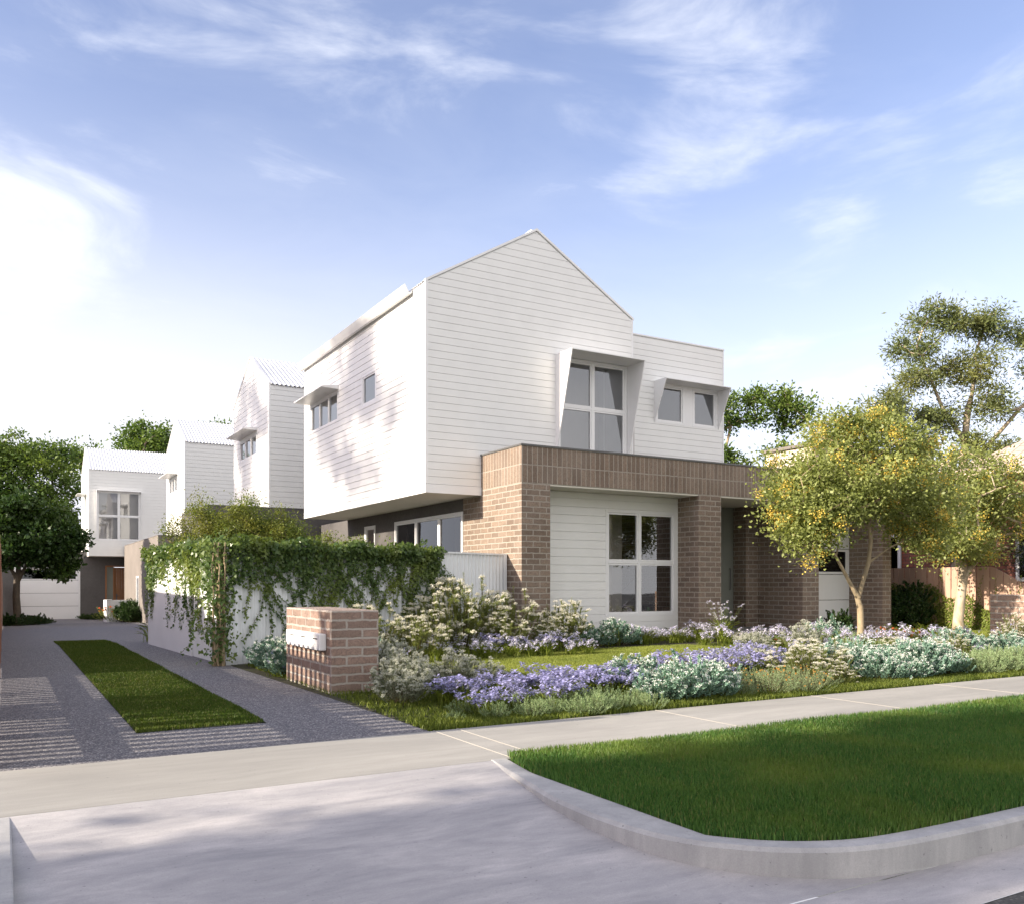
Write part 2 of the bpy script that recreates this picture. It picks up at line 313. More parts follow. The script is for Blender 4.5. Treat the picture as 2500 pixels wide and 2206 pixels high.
# ------------------------------------------------------------------ mesh builders
def tag(o, label=None, cat=None, group=None, kind=None):
    for k, v in (('label', label), ('category', cat), ('group', group), ('kind', kind)):
        if v: o[k] = v
    return o
def empty(name, loc, label=None, cat=None, group=None):
    o = bpy.data.objects.new(name, None); COL.objects.link(o); o.location = loc; o.empty_display_size = .2
    return tag(o, label, cat, group)
class MB:
    """collects polygons in world metres; build() links them as one mesh object"""
    def __init__(s): s.v = []; s.f = []; s.mi = []; s.m = 0
    def poly(s, pts):
        i = len(s.v); s.v += [tuple(p) for p in pts]; s.f.append(tuple(range(i, i + len(pts)))); s.mi.append(s.m)
    def box(s, x0, x1, y0, y1, z0, z1):
        i = len(s.v)
        s.v += [(x0, y0, z0), (x1, y0, z0), (x1, y1, z0), (x0, y1, z0), (x0, y0, z1), (x1, y0, z1), (x1, y1, z1), (x0, y1, z1)]
        for q in ((0, 3, 2, 1), (4, 5, 6, 7), (0, 1, 5, 4), (1, 2, 6, 5), (2, 3, 7, 6), (3, 0, 4, 7)):
            s.f.append(tuple(i + a for a in q)); s.mi.append(s.m)
        return s
    def prism(s, pts, off):          # planar polygon pushed by a vector
        n = len(pts); i = len(s.v); off = Vector(off)
        s.v += [tuple(p) for p in pts] + [tuple(Vector(p) + off) for p in pts]
        s.f.append(tuple(range(i, i + n))); s.f.append(tuple(range(i + 2 * n - 1, i + n - 1, -1))); s.mi += [s.m, s.m]
        for k in range(n):
            l = (k + 1) % n; s.f.append((i + k, i + l, i + n + l, i + n + k)); s.mi.append(s.m)
        return s
    def obox(s, p0, p1, hw, z0, z1):
        d = Vector((p1[0] - p0[0], p1[1] - p0[1], 0)).normalized(); n = Vector((-d.y, d.x, 0)) * hw
        a, b = Vector((p0[0], p0[1], z0)), Vector((p1[0], p1[1], z0))
        return s.prism([a - n, b - n, b + n, a + n], (0, 0, z1 - z0))
    def tube(s, pts, rads, n=8, cap=True):
        rings = []; pts = [Vector(p) for p in pts]; prev = None
        for k, p in enumerate(pts):
            d = (pts[min(k + 1, len(pts) - 1)] - pts[max(k - 1, 0)])
            if d.length < 1e-6: d = Vector((0, 0, 1))
            d.normalize()
            ref = prev if prev is not None else (Vector((1, 0, 0)) if abs(d.x) < .9 else Vector((0, 1, 0)))
            a = (ref - d * ref.dot(d))
            if a.length < 1e-5: a = d.orthogonal()
            a.normalize(); prev = a; b = d.cross(a)
            i = len(s.v); rings.append(i)
            for j in range(n):
                t = 2 * math.pi * j / n; s.v.append(tuple(p + (a * math.cos(t) + b * math.sin(t)) * rads[k]))
        for r0, r1 in zip(rings, rings[1:]):
            for j in range(n):
                l = (j + 1) % n; s.f.append((r0 + j, r0 + l, r1 + l, r1 + j)); s.mi.append(s.m)
        if cap:
            s.f.append(tuple(rings[0] + j for j in range(n - 1, -1, -1))); s.f.append(tuple(rings[-1] + j for j in range(n))); s.mi += [s.m, s.m]
        return s
    def build(s, name, mats, parent=None, smooth=False, bevel=0, uv=True):
        if not isinstance(mats, (list, tuple)): mats = [mats]
        o3 = Vector((0, 0, 0))
        p = parent
        while p is not None: o3 = o3 + p.location; p = p.parent
        me = bpy.data.meshes.new(name)
        me.from_pydata([(a - o3.x, b - o3.y, c - o3.z) for a, b, c in s.v], [], s.f)
        for m in mats: me.materials.append(m)
        if len(mats) > 1: me.polygons.foreach_set('material_index', s.mi)
        if smooth: me.polygons.foreach_set('use_smooth', [True] * len(me.polygons))
        if uv:
            ul = me.uv_layers.new(name='UVMap').data
            for pl in me.polygons:
                n = pl.normal
                for li in pl.loop_indices:
                    x, y, z = s.v[me.loops[li].vertex_index]
                    if abs(n.z) > .8: q = (x, y)
                    elif abs(n.x) > abs(n.y): q = (y, z)
                    else: q = (x, z)
                    ul[li].uv = q
        o = bpy.data.objects.new(name, me); COL.objects.link(o)
        if parent is not None: o.parent = parent
        if bevel:
            b = o.modifiers.new('bevel', 'BEVEL'); b.width = bevel; b.segments = 2; b.limit_method = 'ANGLE'
        return o
def structure(o): o['kind'] = 'structure'; return o
class NM:
    """fast builder for loose polygons (leaves, petals, blades)"""
    def __init__(s): s.b = []
    def add(s, V, mi=0):
        V = np.asarray(V, float)
        if len(V): s.b.append((V, mi))
    def build(s, name, mats, parent=None):
        if not isinstance(mats, (list, tuple)): mats = [mats]
        me = bpy.data.meshes.new(name)
        nv = sum(V.shape[0] * V.shape[1] for V, _ in s.b); nf = sum(V.shape[0] for V, _ in s.b)
        co = np.concatenate([V.reshape(-1, 3) for V, _ in s.b])
        ks = np.concatenate([np.full(V.shape[0], V.shape[1]) for V, _ in s.b])
        mi = np.concatenate([np.full(V.shape[0], m) for V, m in s.b])
        me.vertices.add(nv); me.vertices.foreach_set('co', co.ravel())
        me.loops.add(nv); me.loops.foreach_set('vertex_index', np.arange(nv, dtype=np.int32))
        me.polygons.add(nf); me.polygons.foreach_set('loop_start', np.concatenate([[0], np.cumsum(ks)[:-1]]).astype(np.int32))
        me.update(calc_edges=True)
        for m in mats: me.materials.append(m)
        me.polygons.foreach_set('material_index', mi.astype(np.int32)); me.update(calc_edges=True)
        o = bpy.data.objects.new(name, me); COL.objects.link(o)
        if parent is not None: o.parent = parent
        return o
def unit(a): return a / np.maximum(np.linalg.norm(a, axis=-1, keepdims=True), 1e-9)
def leaf_quads(P, D, L, Wd, rs, cup=.25):
    """diamond leaves from base P along D"""
    n = len(P); D = unit(D); r = unit(rs.normal(size=(n, 3))); A = unit(np.cross(D, r)); Nn = np.cross(A, D)
    L = np.reshape(L, (-1, 1)) * np.ones((n, 1)); Wd = np.reshape(Wd, (-1, 1)) * np.ones((n, 1))
    mid = P + D * L * .45 + Nn * Wd * cup
    return np.stack([P, mid + A * Wd / 2, P + D * L, mid - A * Wd / 2], 1)
def heart_leaves(P, D, L, rs, out):
    n = len(P); D = unit(D); A = unit(np.cross(D, out + rs.normal(size=(n, 3)) * .35)); Nn = np.cross(A, D); L = np.reshape(L, (-1, 1))
    b = P; t = P + D * L
    l1 = P + D * L * .05 + A * L * .48 + Nn * L * .04; l2 = P + D * L * .5 + A * L * .27; r1 = P + D * L * .05 - A * L * .48 + Nn * L * .04; r2 = P + D * L * .5 - A * L * .27
    return np.stack([b, l1, l2, t, r2, r1], 1)
# ------------------------------------------------------------------ the ground
def gz(y):
    if y < 18: return 0.0
    if y < 45: return -(y - 18) / 27 * .66
    return -.66
KERB = [(2.67, 4.87), (2.60, 4.50), (2.535, 4.13), (2.485, 3.85), (2.465, 3.55), (2.475, 3.30), (2.51, 3.08), (2.58, 2.90), (2.68, 2.76), (2.81, 2.63), (2.98, 2.52), (3.17, 2.445), (3.40, 2.405), (3.8, 2.385), (4.4, 2.38)]
def smooth(pts, n=4):
    out = []
    for i in range(len(pts) - 1):
        p0, p1, p2, p3 = pts[max(i - 1, 0)], pts[i], pts[i + 1], pts[min(i + 2, len(pts) - 1)]
        for k in range(n):
            t = k / n
            out.append(tuple(.5 * (2 * p1[j] + (p2[j] - p0[j]) * t + (2 * p0[j] - 5 * p1[j] + 4 * p2[j] - p3[j]) * t * t + (3 * p1[j] - p0[j] - 3 * p2[j] + p3[j]) * t ** 3) for j in range(2)))
    out.append(pts[-1]); return out
KS = smooth(KERB) + [(60, 2.38)]
def az(y): return -.13 * min(1, max(0, (4.85 - y) / 2.45))
def offs(pts, d):
    out = []
    for i, p in enumerate(pts):
        a = Vector(pts[max(i - 1, 0)]); b = Vector(pts[min(i + 1, len(pts) - 1)]); t = (b - a).normalized()
        out.append((p[0] - t.y * d, p[1] + t.x * d))
    return out
def build_ground():
    m = MB()
    ys = [4.86, 18, 24.75, 31.5, 38.25, 45, 400]
    for a, b in zip(ys, ys[1:]): m.poly([(-200, a, gz(a) - .03), (300, a, gz(a) - .03), (300, b, gz(b) - .03), (-200, b, gz(b) - .03)])
    structure(m.build('ground', M['far_ground']))
    # aggregate driveway
    m = MB(); L = -.15; x0, x1, sy0, sy1, g0, g1 = L, 2.80, 7.1, 20.0, .86, 1.84
    m.poly([(x0, 6.06, -.002), (x1, 6.06, -.002), (x1, 7.1, -.002), (x0, 7.1, -.002)])
    m.poly([(x0, 7.1, -.002), (g0, 7.1, -.002), (g0, 18, -.002), (x0, 18, -.002)])
    m.poly([(g1, 7.1, -.002), (x1, 7.1, -.002), (2.70, 12.4, -.002), (2.50, 18, -.002), (g1, 18, -.002)])
    m.poly([(x0, 18, -.002), (g0, 18, -.002), (g0, 20, gz(20)), (x0, 20, gz(20))]); m.poly([(g1, 18, -.002), (4.2, 18, -.002), (4.4, 20, gz(20)), (g1, 20, gz(20))])
    for a, b in zip((20, 25, 31.5, 38.25, 45), (25, 31.5, 38.25, 45, 49.9)): m.poly([(x0, a, gz(a)), (5.3, a, gz(a)), (5.3, b, gz(b)), (x0, b, gz(b))])
    structure(m.build('driveway', M['aggregate']))
    m = MB(); m.box(-40, 90, 4.862, 6.055, -.10, 0.0); structure(m.build('footpath', M['path'], bevel=.006))
    m = MB()
    for x in (2.83, 3.03, 5.0, 7.0, 9.0, 11.0, 13.0, 15.0, 17.0): m.box(x, x + .008, 4.87, 6.05, .001, .003)
    for x in (-2, -4): m.box(x, x + .008, 4.87, 6.05, .001, .003)
    structure(m.build('footpath_joint', M['joint']))
    # crossover apron between the kerbs, sloping down to the gutter
    m = MB(); inner = [p for p in smooth(KERB) if p[1] > 2.395]
    rows = sorted(set([4.848] + [round(p[1], 4) for p in inner if p[1] < 4.8] + [2.40]), reverse=True)
    def kx(y):
        for a, b in zip(inner, inner[1:]):
            if a[1] >= y >= b[1]: return a[0] + (b[0] - a[0]) * (a[1] - y) / max(a[1] - b[1], 1e-6)
        return inner[0][0] if y > 4 else inner[-1][0]
    for a, b in zip(rows, rows[1:]): m.poly([(-.02, b, az(b)), (kx(b) + .01, b, az(b)), (kx(a) + .01, a, az(a)), (-.02, a, az(a))])
    structure(m.build('crossover_apron', M['apron']))
    m = MB(); m.poly([(-40, 2.04, -.142), (90, 2.04, -.142), (90, 2.392, -.131), (-40, 2.392, -.131)])
    structure(m.build('gutter', M['apron']))
    m = MB(); m.poly([(-80, -60, -.14), (120, -60, -.14), (120, 2.045, -.147), (-80, 2.045, -.147)]); structure(m.build('road', M['asphalt']))
    m = MB(); m.poly([(-.02, 4.848, -.04), (90, 4.848, -.04), (90, 4.87, -.04), (-.02, 4.87, -.04)]); structure(m.build('expansion_joint', M['dark']))
    m = MB(); m.poly([(-40, 2.38, -.15), (90, 2.38, -.15), (90, 2.42, -.15), (-40, 2.42, -.15)]); structure(m.build('gutter_joint', M['dark']))
    # right kerb
    K = KS; I = offs(K, .115); m = MB(); n = len(K)
    I = [(max(p[0], 2.70), min(p[1], 4.86)) for p in I]
    ch = offs(K, .018)
    for i in range(n - 1):
        a, b, ia, ib, ca, cb = K[i], K[i + 1], I[i], I[i + 1], ch[i], ch[i + 1]
        m.poly([(a[0], a[1], -.2), (b[0], b[1], -.2), (b[0], b[1], -.014), (a[0], a[1], -.014)])
        m.poly([(a[0], a[1], -.014), (b[0], b[1], -.014), (cb[0], cb[1], .003), (ca[0], ca[1], .003)])
        m.poly([(ca[0], ca[1], .003), (cb[0], cb[1], .003), (ib[0], ib[1], .003), (ia[0], ia[1], .003)])
    structure(m.build('kerb', M['kerb']))
    global VERGE
    VERGE = I
    m = MB(); m.poly([(p[0], p[1], -.004) for p in I] + [(60, 4.858, -.004), (2.8, 4.858, -.004)]); structure(m.build('verge', M['turf_soil']))
    # left kerb and paved verge
    m = MB(); m.box(-.10, .03, -1.5, 4.845, -.25, .0); structure(m.build('kerb', M['kerb'], bevel=.008))
    m = MB(); m.box(-40, -.104, 2.39, 4.85, -.2, -.002); structure(m.build('verge_paving', M['path']))
    # garden beds and lawns
    m = MB(); m.poly([(2.80, 6.06, -.01), (60, 6.06, -.01), (60, 40, -.01), (8.2, 40, -.35), (8.2, 14, -.01), (2.72, 12.4, -.01)]); structure(m.build('garden_soil', M['soil']))
    m = MB(); m.poly(LAWN); structure(m.build('lawn', M['lawn_soil']))
    m = MB(); m.poly([(.86, 7.08, 0), (1.84, 7.14, 0), (1.84, 18, 0), (.86, 18, 0)]); m.poly([(.86, 18, 0), (1.84, 18, 0), (1.80, 20, gz(20)), (.86, 20, gz(20))]); structure(m.build('lawn_strip', M['turf_soil']))
    m = MB(); m.box(13.08, 15.5, 12.5, 15.47, -.05, .12); m.box(15.5, 18.3, 14.3, 14.62, -.05, .10)
    o = m.build('porch_slab', M['porchagg'], bevel=.005); structure(o)
    m = MB(); m.poly([(16.2, 14.3, .0), (20.1, 14.3, 0), (20.1, 6.06, 0), (17.6, 6.06, 0), (17.0, 9.5, 0), (16.2, 12, 0)]); structure(m.build('side_driveway', M['path']))
    m = MB()
    for i, (a, b) in enumerate(((9.9, 10.7), (10.9, 11.7), (11.9, 12.5))): m.box(11.5 + i * .7, 12.3 + i * .7, a, b, -.03, .012)
    structure(m.build('stepping_path', M['path']))
LAWN = [(4.2, 8.3, .0), (6.0, 8.3, 0), (8.2, 8.6, 0), (10.2, 9.4, 0), (11.2, 10.6, 0), (10.9, 12.3, 0), (8.6, 12.25, 0), (6.6, 11.9, 0), (5.3, 11.6, 0), (4.3, 11.0, 0), (3.9, 9.6, 0)]
build_ground()

# ------------------------------------------------------------------ wall tools
def clip(poly, nx, nz, c):          # keep nx*a+nz*z <= c
    out = []
    for i in range(len(poly)):
        p, q = poly[i], poly[(i + 1) % len(poly)]; dp = nx * p[0] + nz * p[1] - c; dq = nx * q[0] + nz * q[1] - c
        if dp <= 1e-9: out.append(p)
        if (dp < -1e-9 and dq > 1e-9) or (dp > 1e-9 and dq < -1e-9):
            t = dp / (dp - dq); out.append((p[0] + (q[0] - p[0]) * t, p[1] + (q[1] - p[1]) * t))
    return out
def band_regions(poly, z0, z1, holes):
    zs = sorted(set([z0, z1] + [h[k] for h in holes for k in (2, 3) if z0 < h[k] < z1])); res = []
    for a, b in zip(zs, zs[1:]):
        zc = (a + b) / 2; cuts = sorted((h[0], h[1]) for h in holes if h[2] < zc < h[3]); lo = -1e3; spans = []
        for c0, c1 in cuts: spans.append((lo, c0)); lo = c1
        spans.append((lo, 1e3))
        for s0, s1 in spans:
            if s1 - s0 < .01: continue
            p = clip(clip(clip(clip(poly, 0, 1, b), 0, -1, -a), 1, 0, s1), -1, 0, -s0)
            if len(p) > 2 and max(q[0] for q in p) - min(q[0] for q in p) > .004: res.append(p)
    return res
def wall(mb, plane, p, poly, holes=(), off=0.0, th=.10, sgn=1):
    """solid sheet of wall: face at p+off, thickness going inwards (+)"""
    for r in band_regions(poly, min(q[1] for q in poly), max(q[1] for q in poly), holes):
        if plane == 'Y': mb.prism([(a, p + off, z) for a, z in r], (0, th * sgn, 0))
        else: mb.prism([(p + off, a, z) for a, z in r], (th * sgn, 0, 0))
def boards(mb, plane, p, poly, holes=(), pitch=.142, gap=.0075, th=.018, z0=None, sgn=1):
    zlo, zhi = min(q[1] for q in poly), max(q[1] for q in poly); z = zlo if z0 is None else z0
    while z < zhi:
        a, b = max(z, zlo), min(z + pitch - gap, zhi)
        if b > a:
            for r in band_regions(poly, a, b, holes):
                if plane == 'Y': mb.prism([(x, p - .001 * sgn, zz) for x, zz in r], (0, -th * sgn, 0))
                else: mb.prism([(p - .001 * sgn, x, zz) for x, zz in r], (-th * sgn, 0, 0))
        z += pitch
def bar(mb, plane, p, a0, a1, z0, z1, d0, d1):
    """box on a wall plane, from depth d0 to d1 (positive = outwards, i.e. towards -axis)"""
    lo, hi = p - d1, p - d0
    if plane == 'Y': mb.box(a0, a1, lo, hi, z0, z1)
    else: mb.box(lo, hi, a0, a1, z0, z1)
def window(root, plane, p, a0, a1, z0, z1, vs=(.5,), hs=(), fw=.05, name='window', gl='glass', room=1.6, roommat='room', label=None, trim='white_trim', inset=.0, sash=.035):
    m = MB(); o = .022 - inset; i = -.075 - inset
    bar(m, plane, p, a0, a1, z0, z0 + fw, i, o); bar(m, plane, p, a0, a1, z1 - fw, z1, i, o)
    bar(m, plane, p, a0, a0 + fw, z0 + fw, z1 - fw, i, o); bar(m, plane, p, a1 - fw, a1, z0 + fw, z1 - fw, i, o)
    xs = [a0 + fw] + [a0 + (a1 - a0) * v for v in vs] + [a1 - fw]; zs = [z0 + fw] + [z0 + (z1 - z0) * v for v in hs] + [z1 - fw]
    for x in xs[1:-1]: bar(m, plane, p, x - fw * .42, x + fw * .42, z0 + fw, z1 - fw, i, o - .004)
    for z in zs[1:-1]:
        for x_a, x_b in zip(xs, xs[1:]):
            bar(m, plane, p, x_a + (fw * .42 if x_a != xs[0] else 0), x_b - (fw * .42 if x_b != xs[-1] else 0), z - fw * .42, z + fw * .42, i, o - .007)
    w = m.build(name, M[trim], root, bevel=.003)
    if label: w['label'] = label
    s = MB(); g = MB(); first = True
    for ix, (xa, xb) in enumerate(zip(xs, xs[1:])):
        for iz, (za, zb) in enumerate(zip(zs, zs[1:])):
            l = xa + (fw * .42 if ix else 0); r = xb - (fw * .42 if ix < len(xs) - 2 else 0); b = za + (fw * .42 if iz else 0); t = zb - (fw * .42 if iz < len(zs) - 2 else 0)
            e = sash; q0, q1 = -.055 - inset, .008 - inset
            if e:
                bar(s, plane, p, l + .002, r - .002, b + .002, b + e, q0, q1); bar(s, plane, p, l + .002, r - .002, t - e, t - .002, q0, q1)
                bar(s, plane, p, l + .002, l + e, b + e, t - e, q0, q1); bar(s, plane, p, r - e, r - .002, b + e, t - e, q0, q1)
            d = -.02 - inset
            pm = MB()
            if plane == 'Y': pm.poly([(l + e, p - d, b + e), (r - e, p - d, b + e), (r - e, p - d, t - e), (l + e, p - d, t - e)])
            else: pm.poly([(p - d, l + e, b + e), (p - d, l + e, t - e), (p - d, r - e, t - e), (p - d, r - e, b + e)])
            pm.build('pane', M[gl], w)
    if s.v: s.build('sash', M[trim], w)
    if room:
        rm = MB(); A, B, Z0, Z1 = a0 - .3, a1 + .3, z0 - .25, z1 + .1; d0, d1 = p + .085 + inset, p + room
        def q(x, d, z): return (x, d, z) if plane == 'Y' else (d, x, z)
        rm.poly([q(A, d1, Z0), q(B, d1, Z0), q(B, d1, Z1), q(A, d1, Z1)]); rm.poly([q(A, d0, Z0), q(A, d1, Z0), q(A, d1, Z1), q(A, d0, Z1)])
        rm.poly([q(B, d0, Z0), q(B, d1, Z0), q(B, d1, Z1), q(B, d0, Z1)]); rm.poly([q(A, d0, Z0), q(B, d0, Z0), q(B, d1, Z0), q(A, d1, Z0)]); rm.poly([q(A, d0, Z1), q(B, d0, Z1), q(B, d1, Z1), q(A, d1, Z1)])
        for hole in ((A, a0, Z0, Z1), (a1, B, Z0, Z1), (a0, a1, Z0, z0), (a0, a1, z1, Z1)):
            rm.poly([q(hole[0], d0, hole[2]), q(hole[1], d0, hole[2]), q(hole[1], d0, hole[3]), q(hole[0], d0, hole[3])])
        rm.build('room_lining', M[roommat], root)
    return w
def hood(root, plane, p, a0, a1, z0, z1, d, th=.022, name='window_hood'):
    """plate hood: flat top projecting d, side fins tapering to nothing at the sill"""
    m = MB()
    def q(x, dd, z): return (x, p - dd, z) if plane == 'Y' else (p - dd, x, z)
    off = (th, 0, 0) if plane == 'Y' else (0, th, 0)
    m.prism([q(a0, .019, z0), q(a0, .03, z0), q(a0, d, z1), q(a0, .019, z1)], off)
    m.prism([q(a1 - th, .019, z0), q(a1 - th, .03, z0), q(a1 - th, d, z1), q(a1 - th, .019, z1)], off)
    m.prism([q(a0, .019, z1 + .001), q(a0, d + .004, z1 + .001), q(a0, d + .004, z1 + th), q(a0, .019, z1 + th)], ((a1 - a0), 0, 0) if plane == 'Y' else (0, a1 - a0, 0))
    return m.build(name, M['white_trim'], root)
def awning(root, x, y0, y1, z, d=.45):
    m = MB(); m.prism([(x - .019, y0, z - .0), (x - d, y0, z + .02), (x - d, y0, z + .045), (x - .019, y0, z + .10)], (0, y1 - y0, 0))
    return m.build('window_awning', M['white_trim'], root)
def corr(mb, origin, U, V, lu, lv, per=.09, amp=.012, n=6, Nn=None):
    """corrugated sheet: waves along U, ribs run along V"""
    U, V = Vector(U).normalized(), Vector(V).normalized(); Nn = Vector(Nn) if Nn else U.cross(V); O = Vector(origin)
    k = max(2, int(lu / per * n)); i = len(mb.v)
    for j in range(k + 1):
        s = lu * j / k; h = amp * math.sin(2 * math.pi * s / per); P = O + U * s + Nn * h
        mb.v.append(tuple(P)); mb.v.append(tuple(P + V * lv))
    for j in range(k): mb.f.append((i + 2 * j, i + 2 * j + 2, i + 2 * j + 3, i + 2 * j + 1)); mb.mi.append(mb.m)

# ------------------------------------------------------------------ main house
def main_house():
    H = empty('townhouse', (8.16, 13.65, 0), 'big white weatherboard gabled house over a brown brick ground storey, nearest the street', 'house')
    X0, X1, Y0, Y1, ZB, ZE, ZP = 6.98, 11.93, 15.23, 23.0, 2.89, 6.91, 8.36; xm = (X0 + X1) / 2
    gable = [(X0, ZB), (X1, ZB), (X1, ZE), (xm, ZP), (X0, ZE)]
    w1 = (9.96, 11.77, 3.74, 5.86)
    m = MB(); wall(m, 'Y', Y0, gable, [w1]); m.build('gable_wall', M['white_board'], H)
    m = MB(); boards(m, 'Y', Y0, [(X0 + .03, ZB + .16), (X1 - .03, ZB + .16), (X1 - .03, ZE), (xm, ZP - .03), (X0 + .03, ZE)], [(w1[0] - .04, w1[1] + .05, w1[2], w1[3] + .02)], z0=ZB + .16)
    m.build('weatherboards', M['white_board'], H)
    side = [(Y0 + .1, ZB), (Y1, ZB), (Y1, ZE), (Y0 + .1, ZE)]
    wa, wb = (20.3, 22.42, 5.05, 5.78), (17.79, 18.68, 5.06, 5.80)
    m = MB(); wall(m, 'X', X0, side, [wa, wb]); wall(m, 'X', X1 - .1, side, []); wall(m, 'Y', Y1 - .1, gable, []); m.build('side_wall', M['white_board'], H)
    m = MB(); boards(m, 'X', X0, [(Y0 + .02, ZB + .16), (Y1, ZB + .16), (Y1, ZE - .1), (Y0 + .02, ZE - .1)], [wa, wb], z0=ZB + .16, gap=.013, th=.024)
    m.build('weatherboards', M['white_board'], H)
    # trims: corner stops, base band, verge
    m = MB(); m.box(X0 - .028, X0 + .03, Y0 - .028, Y0 + .02, ZB + .158, ZE + .02); m.box(X1 - .03, X1 + .012, Y0 - .028, Y0 - .0015, ZB + .158, ZE)
    m.box(X0 - .03, X1 + .01, Y0 - .03, Y0 - .0015, ZB - .015, ZB + .150); m.box(X0 - .03, X0 - .0015, Y0, Y1, ZB - .015, ZB + .150)
    m.build('corner_trim', M['white_trim'], H)
    m = MB()
    for sx, x in ((1, X0), (-1, X1)):
        a = Vector((x - sx * .03, Y0 - .035, ZE - .01)); b = Vector((xm, Y0 - .035, ZP + .005)); m.prism([a, b, b + Vector((0, 0, .05)), a + Vector((0, 0, .05))], (0, .075, 0))
    m.build('verge_trim', M['white_trim'], H)
    # roof
    m = MB(); sl = math.hypot(xm - X0, ZP - ZE)
    for sx, x in ((1, X0), (-1, X1)):
        V = Vector((sx * (xm - X0), 0, ZP - ZE)).normalized(); corr(m, (x - sx * .06, Y0 + .03, ZE - .01), (0, 1, 0), V, Y1 - Y0, sl + .07, Nn=(-sx * .5, 0, .85))
    m.box(xm - .1, xm + .1, Y0 + .04, Y1, ZP + .0, ZP + .035)
    m.build('roof', M['white_metal'], H)
    # gutter with ogee profile
    prof = [(-.0, 0), (-.05, -.075), (-.10, -.075), (-.135, -.02), (-.165, .035), (-.155, .045), (-.12, -.0), (-.09, -.055), (-.055, -.055), (-.015, .01)]
    for sx, x, y0, nm in ((1, X0 - .012, Y0 + .55, 'gutter'), (-1, X1 + .005, Y0 + .45, 'gutter')):
        m = MB(); m.prism([(x + sx * a * 1.25, y0, ZE + .01 + b * 1.5) for a, b in prof], (0, Y1 - y0, 0)); m.build(nm, M['white_trim'], H)
    m = MB(); m.box(X0 - .03, X0 - .0015, Y0 + .02, Y1, ZE - .098, ZE + .0); m.build('fascia', M['white_trim'], H)
    m = MB(); m.box(X0 + .001, 8.159, Y0 + .001, Y1, ZB - .012, ZB - .002); m.box(8.159, X1, 16.0, Y1, ZB - .012, ZB - .002); m.build('soffit', M['soffit'], H)
    # windows of the gable and of the driveway side
    window(H, 'Y', Y0, w1[0], w1[1], w1[2], w1[3], (.5,), (.52,), .055, roommat='roomlight', room=1.1, label='tall four-pane window under a white hood on the gable')
    hood(H, 'Y', Y0, 9.92, 11.81, 3.76, 5.87, .62)
    window(H, 'X', X0, wa[0], wa[1], wa[2], wa[3], (.34, .67), (), .04, sash=.025, roommat='roomlight', label='wide three-pane window under a flat awning')
    awning(H, X0, 20.22, 22.5, 5.80)
    window(H, 'X', X0, wb[0], wb[1], wb[2], wb[3], (), (), .06, roommat='roomlight', label='small single-pane window')
    # second upper wing with parapet
    BX0, BX1, BY, BZ = 12.0, 15.46, 16.1, 6.91
    wc = (13.30, 15.24, 4.93, 5.86)
    poly = [(BX0 - .2, 3.2), (BX1, 3.2), (BX1, BZ), (BX0 - .2, BZ)]
    m = MB(); wall(m, 'Y', BY, poly, [wc]); m.box(BX1 - .1, BX1, BY + .1, 21, 3.2, BZ); m.box(X1 + .0, BX1 - .1, 20.9, 21, 3.2, BZ); m.box(X1 + .002, BX1 - .1, BY + .1, 20.9, BZ - .2, BZ - .1)
    m.build('wing_wall', M['white_board'], H)
    m = MB(); boards(m, 'Y', BY, [(X1 + .02, 3.2), (BX1 - .03, 3.2), (BX1 - .03, BZ - .03), (X1 + .02, BZ - .03)], [wc], z0=ZB + .16); m.build('weatherboards', M['white_board'], H)
    m = MB(); m.box(BX1 - .03, BX1 + .012, BY - .028, BY - .0015, 3.2, BZ); m.box(X1 + .02, BX1 + .02, BY - .035, BY + .06, BZ + .001, BZ + .035); m.box(BX1 - .1, BX1 + .02, BY + .06, 21, BZ + .001, BZ + .035)
    m.build('parapet_trim', M['white_trim'], H)
    window(H, 'Y', BY, 13.30, 14.19, 4.93, 5.86, (), (), .05, roommat='roomlight'); window(H, 'Y', BY, 14.45, 15.24, 4.93, 5.86, (), (), .05, roommat='roomlight')
    m = MB(); m.box(14.19, 14.45, BY - .02, BY + .05, 4.93, 5.86); m.build('window_mullion', M['white_trim'], H)
    hood(H, 'Y', BY, 13.25, 15.30, 4.93, 5.88, .46)
    # ------- brick ground storey
    ZS, ZT = 2.98, 3.65
    m = MB(); m.box(8.16, 8.78, 13.65, 14.29, 0, ZS); m.box(8.16, 8.40, 14.29, 15.99, 0, ZS)
    m.build('brick_pier', M['brick'], H)
    m = MB(); m.box(12.43, 13.06, 13.65, 14.6, 0, ZS); m.box(12.43, 12.7, 14.6, 15.47, 0, ZS); m.build('brick_pier', M['brick'], H)
    m = MB(); m.box(15.53, 16.06, 13.65, 15.0, 0, ZS); m.box(15.14, 16.06, 15.0, 15.47, .0, ZS); m.build('brick_pier', M['brick'], H)
    m = MB(); m.box(18.3, 18.62, 13.65, 15.2, 0, ZS); m.build('brick_pier', M['brick'], H)
    m = MB(); m.box(8.16, 18.62, 13.65, 13.89, ZS, ZT); m.box(8.16, 8.40, 13.89, 15.226, ZS, ZT); m.box(8.163, 8.40, 15.226, 15.99, ZS, ZB - .014) if ZB - .014 > ZS else None
    m.box(18.38, 18.62, 13.89, 19, ZS, ZT)
    m.build('brick_parapet', M['soldier'], H)
    m = MB(); m.box(18.38, 18.62, 15.2, 19, 0, ZS); m.build('brick_wall', M['brick'], H)
    m = MB(); m.box(8.14, 18.64, 13.63, 13.91, ZT + .001, ZT + .032); m.box(8.14, 8.42, 13.91, 15.225, ZT + .001, ZT + .032); m.box(18.36, 18.64, 13.91, 19, ZT + .001, ZT + .032); m.build('parapet_cap', M['cap'], H)
    m = MB(); m.box(8.40, 18.4, 13.89, 16.2, 3.30, 3.36); m.build('terrace_roof', M['grey_render'], H)
